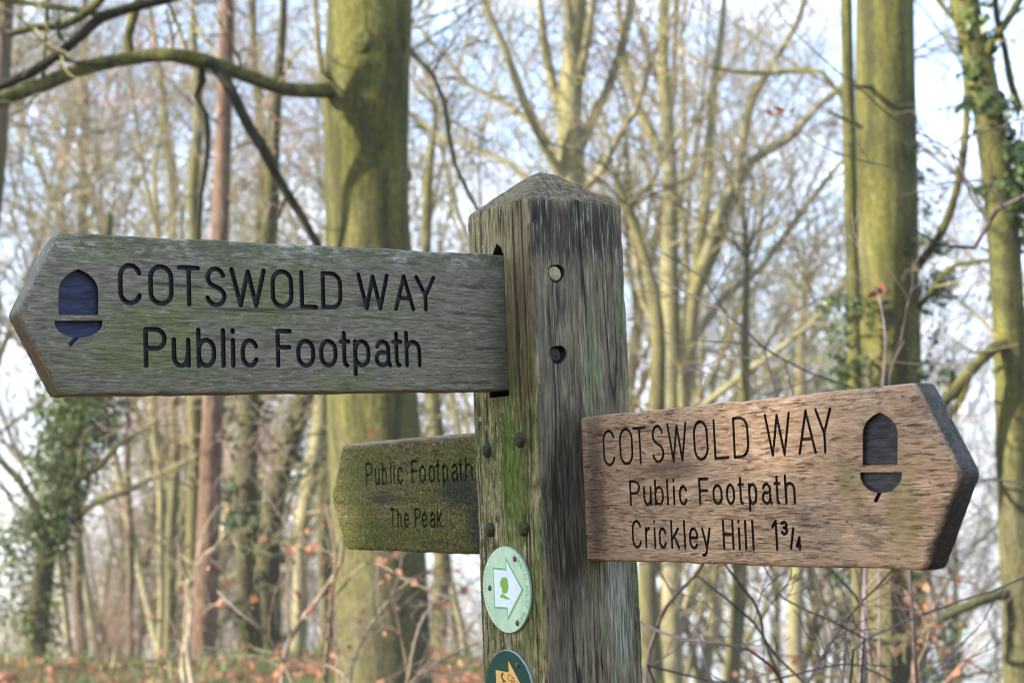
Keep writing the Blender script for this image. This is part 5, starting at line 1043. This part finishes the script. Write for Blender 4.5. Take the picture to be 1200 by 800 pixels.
dry_leaf('dry orange leaf on a twig in front of the right trunk', 1030, 345, 4.15, 4, .03, 5)

left_spots = lambda u0, u1, v0, v1: None
shrub('bare_shrub', 'pale branching dead stem in front of the red brown pine', 10, [[(218, 820, 4.5), (214, 770, 4), (224, 715, 3.4), (219, 680, 3), (214, 655, 2.6), (205, 630, 2)], [(223, 715, 3), (232, 660, 2.6), (250, 640, 2), (268, 620, 1.6)], [(219, 690, 2), (235, 650, 1.8), (247, 610, 1.4), (262, 585, 1)]], TW_PALE, seed=12, sprouts=3, SL_=.4, foot=217)
shrub('leafy_beech_shrub', 'pale twigged shrub holding orange leaves before the big beech', 6.2,
      [[(330, 830, 5), (332, 770, 4.5), (348, 735, 4), (380, 692, 3.6), (398, 656, 3.2), (402, 620, 2.6)], [(380, 830, 3.6), (382, 770, 3.4), (388, 705, 3), (394, 650, 2.4), (385, 590, 1.8)], [(332, 775, 2.6), (310, 740, 2.2), (285, 720, 2), (255, 690, 1.6)], [(450, 840, 4), (490, 790, 3.4), (530, 765, 2.6), (560, 750, 2)], [(400, 840, 3), (430, 740, 2.6), (470, 690, 2.2), (520, 660, 1.6)], [(390, 700, 2), (430, 660, 1.8), (480, 680, 1.4), (530, 700, 1)], [(470, 840, 3), (480, 770, 2.6), (500, 720, 2), (540, 690, 1.5)], [(430, 850, 3), (400, 790, 2.4), (360, 770, 2), (300, 760, 1.5)]],
      plain('pale_grey_twigs', (.15, .12, .09), .85, .15, .3, 8), seed=13, sprouts=6, SL_=.45, leaf=170, leafsize=.036, foot=395)
shrub('leafy_beech_shrub', 'brown twiggy shrub with orange leaves around the right trunk foot', 6.4,
      [[(1080, 840, 3), (1070, 780, 2.6), (1090, 720, 2.2), (1110, 680, 1.8)], [(1060, 840, 3), (1030, 770, 2.6), (990, 720, 2), (960, 700, 1.5)], [(1090, 840, 3), (1120, 790, 2.4), (1160, 750, 1.8)], [(1070, 800, 2), (1085, 740, 1.8), (1060, 690, 1.5)], [(1050, 830, 2), (1000, 790, 1.8), (940, 770, 1.5), (880, 760, 1)]],
      plain('brown_twigs', (.14, .095, .065), .85, .15, .3, 8), seed=14, sprouts=6, SL_=.45, leaf=70, leafsize=.038, foot=1075)

# undergrowth: two grown bushes, copied
def bush(seed, mat, h):
    rng = np.random.RandomState(seed); T = Tubes(); K = spec(seg=(6, 5, 4), kids=(6, 5, 3), max=2, rmin=.0024, split=9, wig=.16, up=.03, ang=.7, len=.5, t0=(.2, .15), taper=.3)
    for j in range(11):
        a = rng.rand() * 6.28; grow(T, T, np.array([.12 * math.cos(a), .12 * math.sin(a), -.05]), unit(np.array([math.cos(a) * .6, math.sin(a) * .6, 1.]) + rng.normal(0, .2, 3)), h * (.6 + .6 * rng.rand()), .011, 0, K, rng)
    o = bpy.data.objects.new('undergrowth_bush', None); link(o); T.build('branches', mat, o); LT = Tubes(); pool = np.concatenate(T.v); pool = pool[pool[:, 2] > .25]; leaves(LT, pool[rng.randint(len(pool), size=28)], .032, rng); LT.build('leaves', L_DRY, o, smooth=False); return o
b_src = [bush(301, plain('bush_brown', (.17, .115, .08), .85, .15, .3, 6), 1.5), bush(302, plain('bush_straw', (.27, .21, .135), .85, .15, .3, 6), 1.3)]
BLB = ['brown twiggy bush in the undergrowth with a few orange leaves', 'straw coloured twiggy bush in the undergrowth with a few orange leaves']; rb = random.Random(4); first = [True, True]
for i in range(13):
    u = rb.choice([rb.uniform(-30, 600), rb.uniform(-30, 600), rb.uniform(740, 1230)]); d = rb.uniform(13, 26); p = at(u, 700, d); k = rb.randrange(2); src = b_src[k]
    if first[k]: o = src; first[k] = False
    else:
        o = src.copy(); COL.objects.link(o)
        for ch in src.children:
            c = ch.copy(); COL.objects.link(c); c.parent = o
    o.location = (p.x, p.y, ground_h(p.x, p.y)); s = rb.uniform(.4, .7); o.scale = (s, s, s); o.rotation_euler = (0, 0, rb.uniform(0, 6.28)); tag(o, BLB[k], 'bush', ['brown undergrowth bushes', 'straw undergrowth bushes'][k])

# fallen leaves and grass on the ground
def litter():
    rng = np.random.RandomState(6); T = Tubes(); n = 9000; y = rng.uniform(5, 19, n); x = rng.uniform(-.42, .42, n) * y; P = np.array([(a, b, ground_h(a, b) + .015) for a, b in zip(x, y)]); leaves(T, P, .07, rng, .3); tag(T.build('leaf_litter', L_DRY, smooth=False), 'fallen brown leaves covering the woodland floor', 'leaf litter', kind='stuff')
    T = Tubes(); n = 9000; y = rng.uniform(6, 17, n); x = rng.uniform(-.42, .1, n) * y; k = np.array([mn.noise(Vector((a * .5, b * .5, 2))) for a, b in zip(x, y)]) > .0; x, y = x[k], y[k]
    B = np.array([(a, b, ground_h(a, b)) for a, b in zip(x, y)]); w = rng.normal(0, .012, (len(B), 3)); w[:, 2] = 0; tip = B + rng.normal(0, .03, B.shape); tip[:, 2] = B[:, 2] + rng.uniform(.05, .16, len(B)); T.quad(np.stack([B - w * .5, B + w * .5, tip + w * .06, tip - w * .06], 1)); tag(T.build('grass', leafmat('grass_blades', (.05, .075, .02), (.14, .18, .055)), smooth=False), 'short tufts of green grass on the woodland floor', 'grass', kind='stuff')
litter()

# hedges, copses and a few white houses out in the vale
def hedges():
    rng = random.Random(3); bm = bmesh.new()
    for _ in range(420):
        d = rng.uniform(600, 3200); u = rng.uniform(-50, 1250); p = at(u, 500, d); z = ground_h(p.x, p.y); a = rng.choice([.5, 2.07]) + rng.uniform(-.1, .1); l = rng.uniform(15, 60); w = rng.uniform(3, 8)
        m = bmesh.ops.create_icosphere(bm, subdivisions=2, radius=1)['verts']
        for q in m:
            n = 1 + .5 * mn.noise(q.co * 2.2 + Vector((d, u, 0))); v = Vector((q.co.x * l * n, q.co.y * w * n, q.co.z * 5 * n)); q.co = Vector((p.x + v.x * math.cos(a) - v.y * math.sin(a), p.y + v.x * math.sin(a) + v.y * math.cos(a), z + v.z + 1.5))
    me = bpy.data.meshes.new('distant_hedges'); bm.to_mesh(me); bm.free(); me.materials.append(plain('hedge', (.065, .055, .03), .95, .1, .4, .08)); tag(link(bpy.data.objects.new('distant_hedges', me)), 'hedges and copses scattered over the hazy vale', 'hedges', kind='stuff')
hedges()
def house(u, d, w, label):
    p = at(u, 500, d); z = ground_h(p.x, p.y); o = empty('farmhouse', (p.x, p.y, z), label, 'house'); o.rotation_euler = (0, 0, .4)
    V = [(-w, -4, -2), (w, -4, -2), (w, 4, -2), (-w, 4, -2), (-w, -4, 6), (w, -4, 6), (w, 4, 6), (-w, 4, 6), (-w, 0, 9), (w, 0, 9)]
    mesh_obj('wall', V, [(0, 1, 5, 4), (2, 3, 7, 6), (1, 2, 6, 9, 5), (3, 0, 4, 8, 7), (3, 2, 1, 0)], M_HW, o)
    R1 = [(-w - .4, -4.6, 5.7), (w + .4, -4.6, 5.7), (w + .4, 0, 9.3), (-w - .4, 0, 9.3), (w + .4, 4.6, 5.7), (-w - .4, 4.6, 5.7)]
    mesh_obj('roof', R1, [(0, 1, 2, 3), (3, 2, 4, 5)], M_HR, o)
M_HW = plain('white_render', (.8, .79, .75), .8, .2, .05, 1); M_HR = plain('slate', (.16, .14, .14), .7, .3, .2, 1)
for u, d, w, lab in ((1145, 1150, 7, 'tiny white farmhouse in the vale near the right edge'), (1100, 1330, 5, 'tiny white cottage in the vale beside the right trunk'), (958, 1250, 6, 'tiny white farmhouse in the vale under the brown board'), (205, 1200, 6, 'tiny white farmhouse in the vale beyond the left trunks')): house(u, d, w, lab)
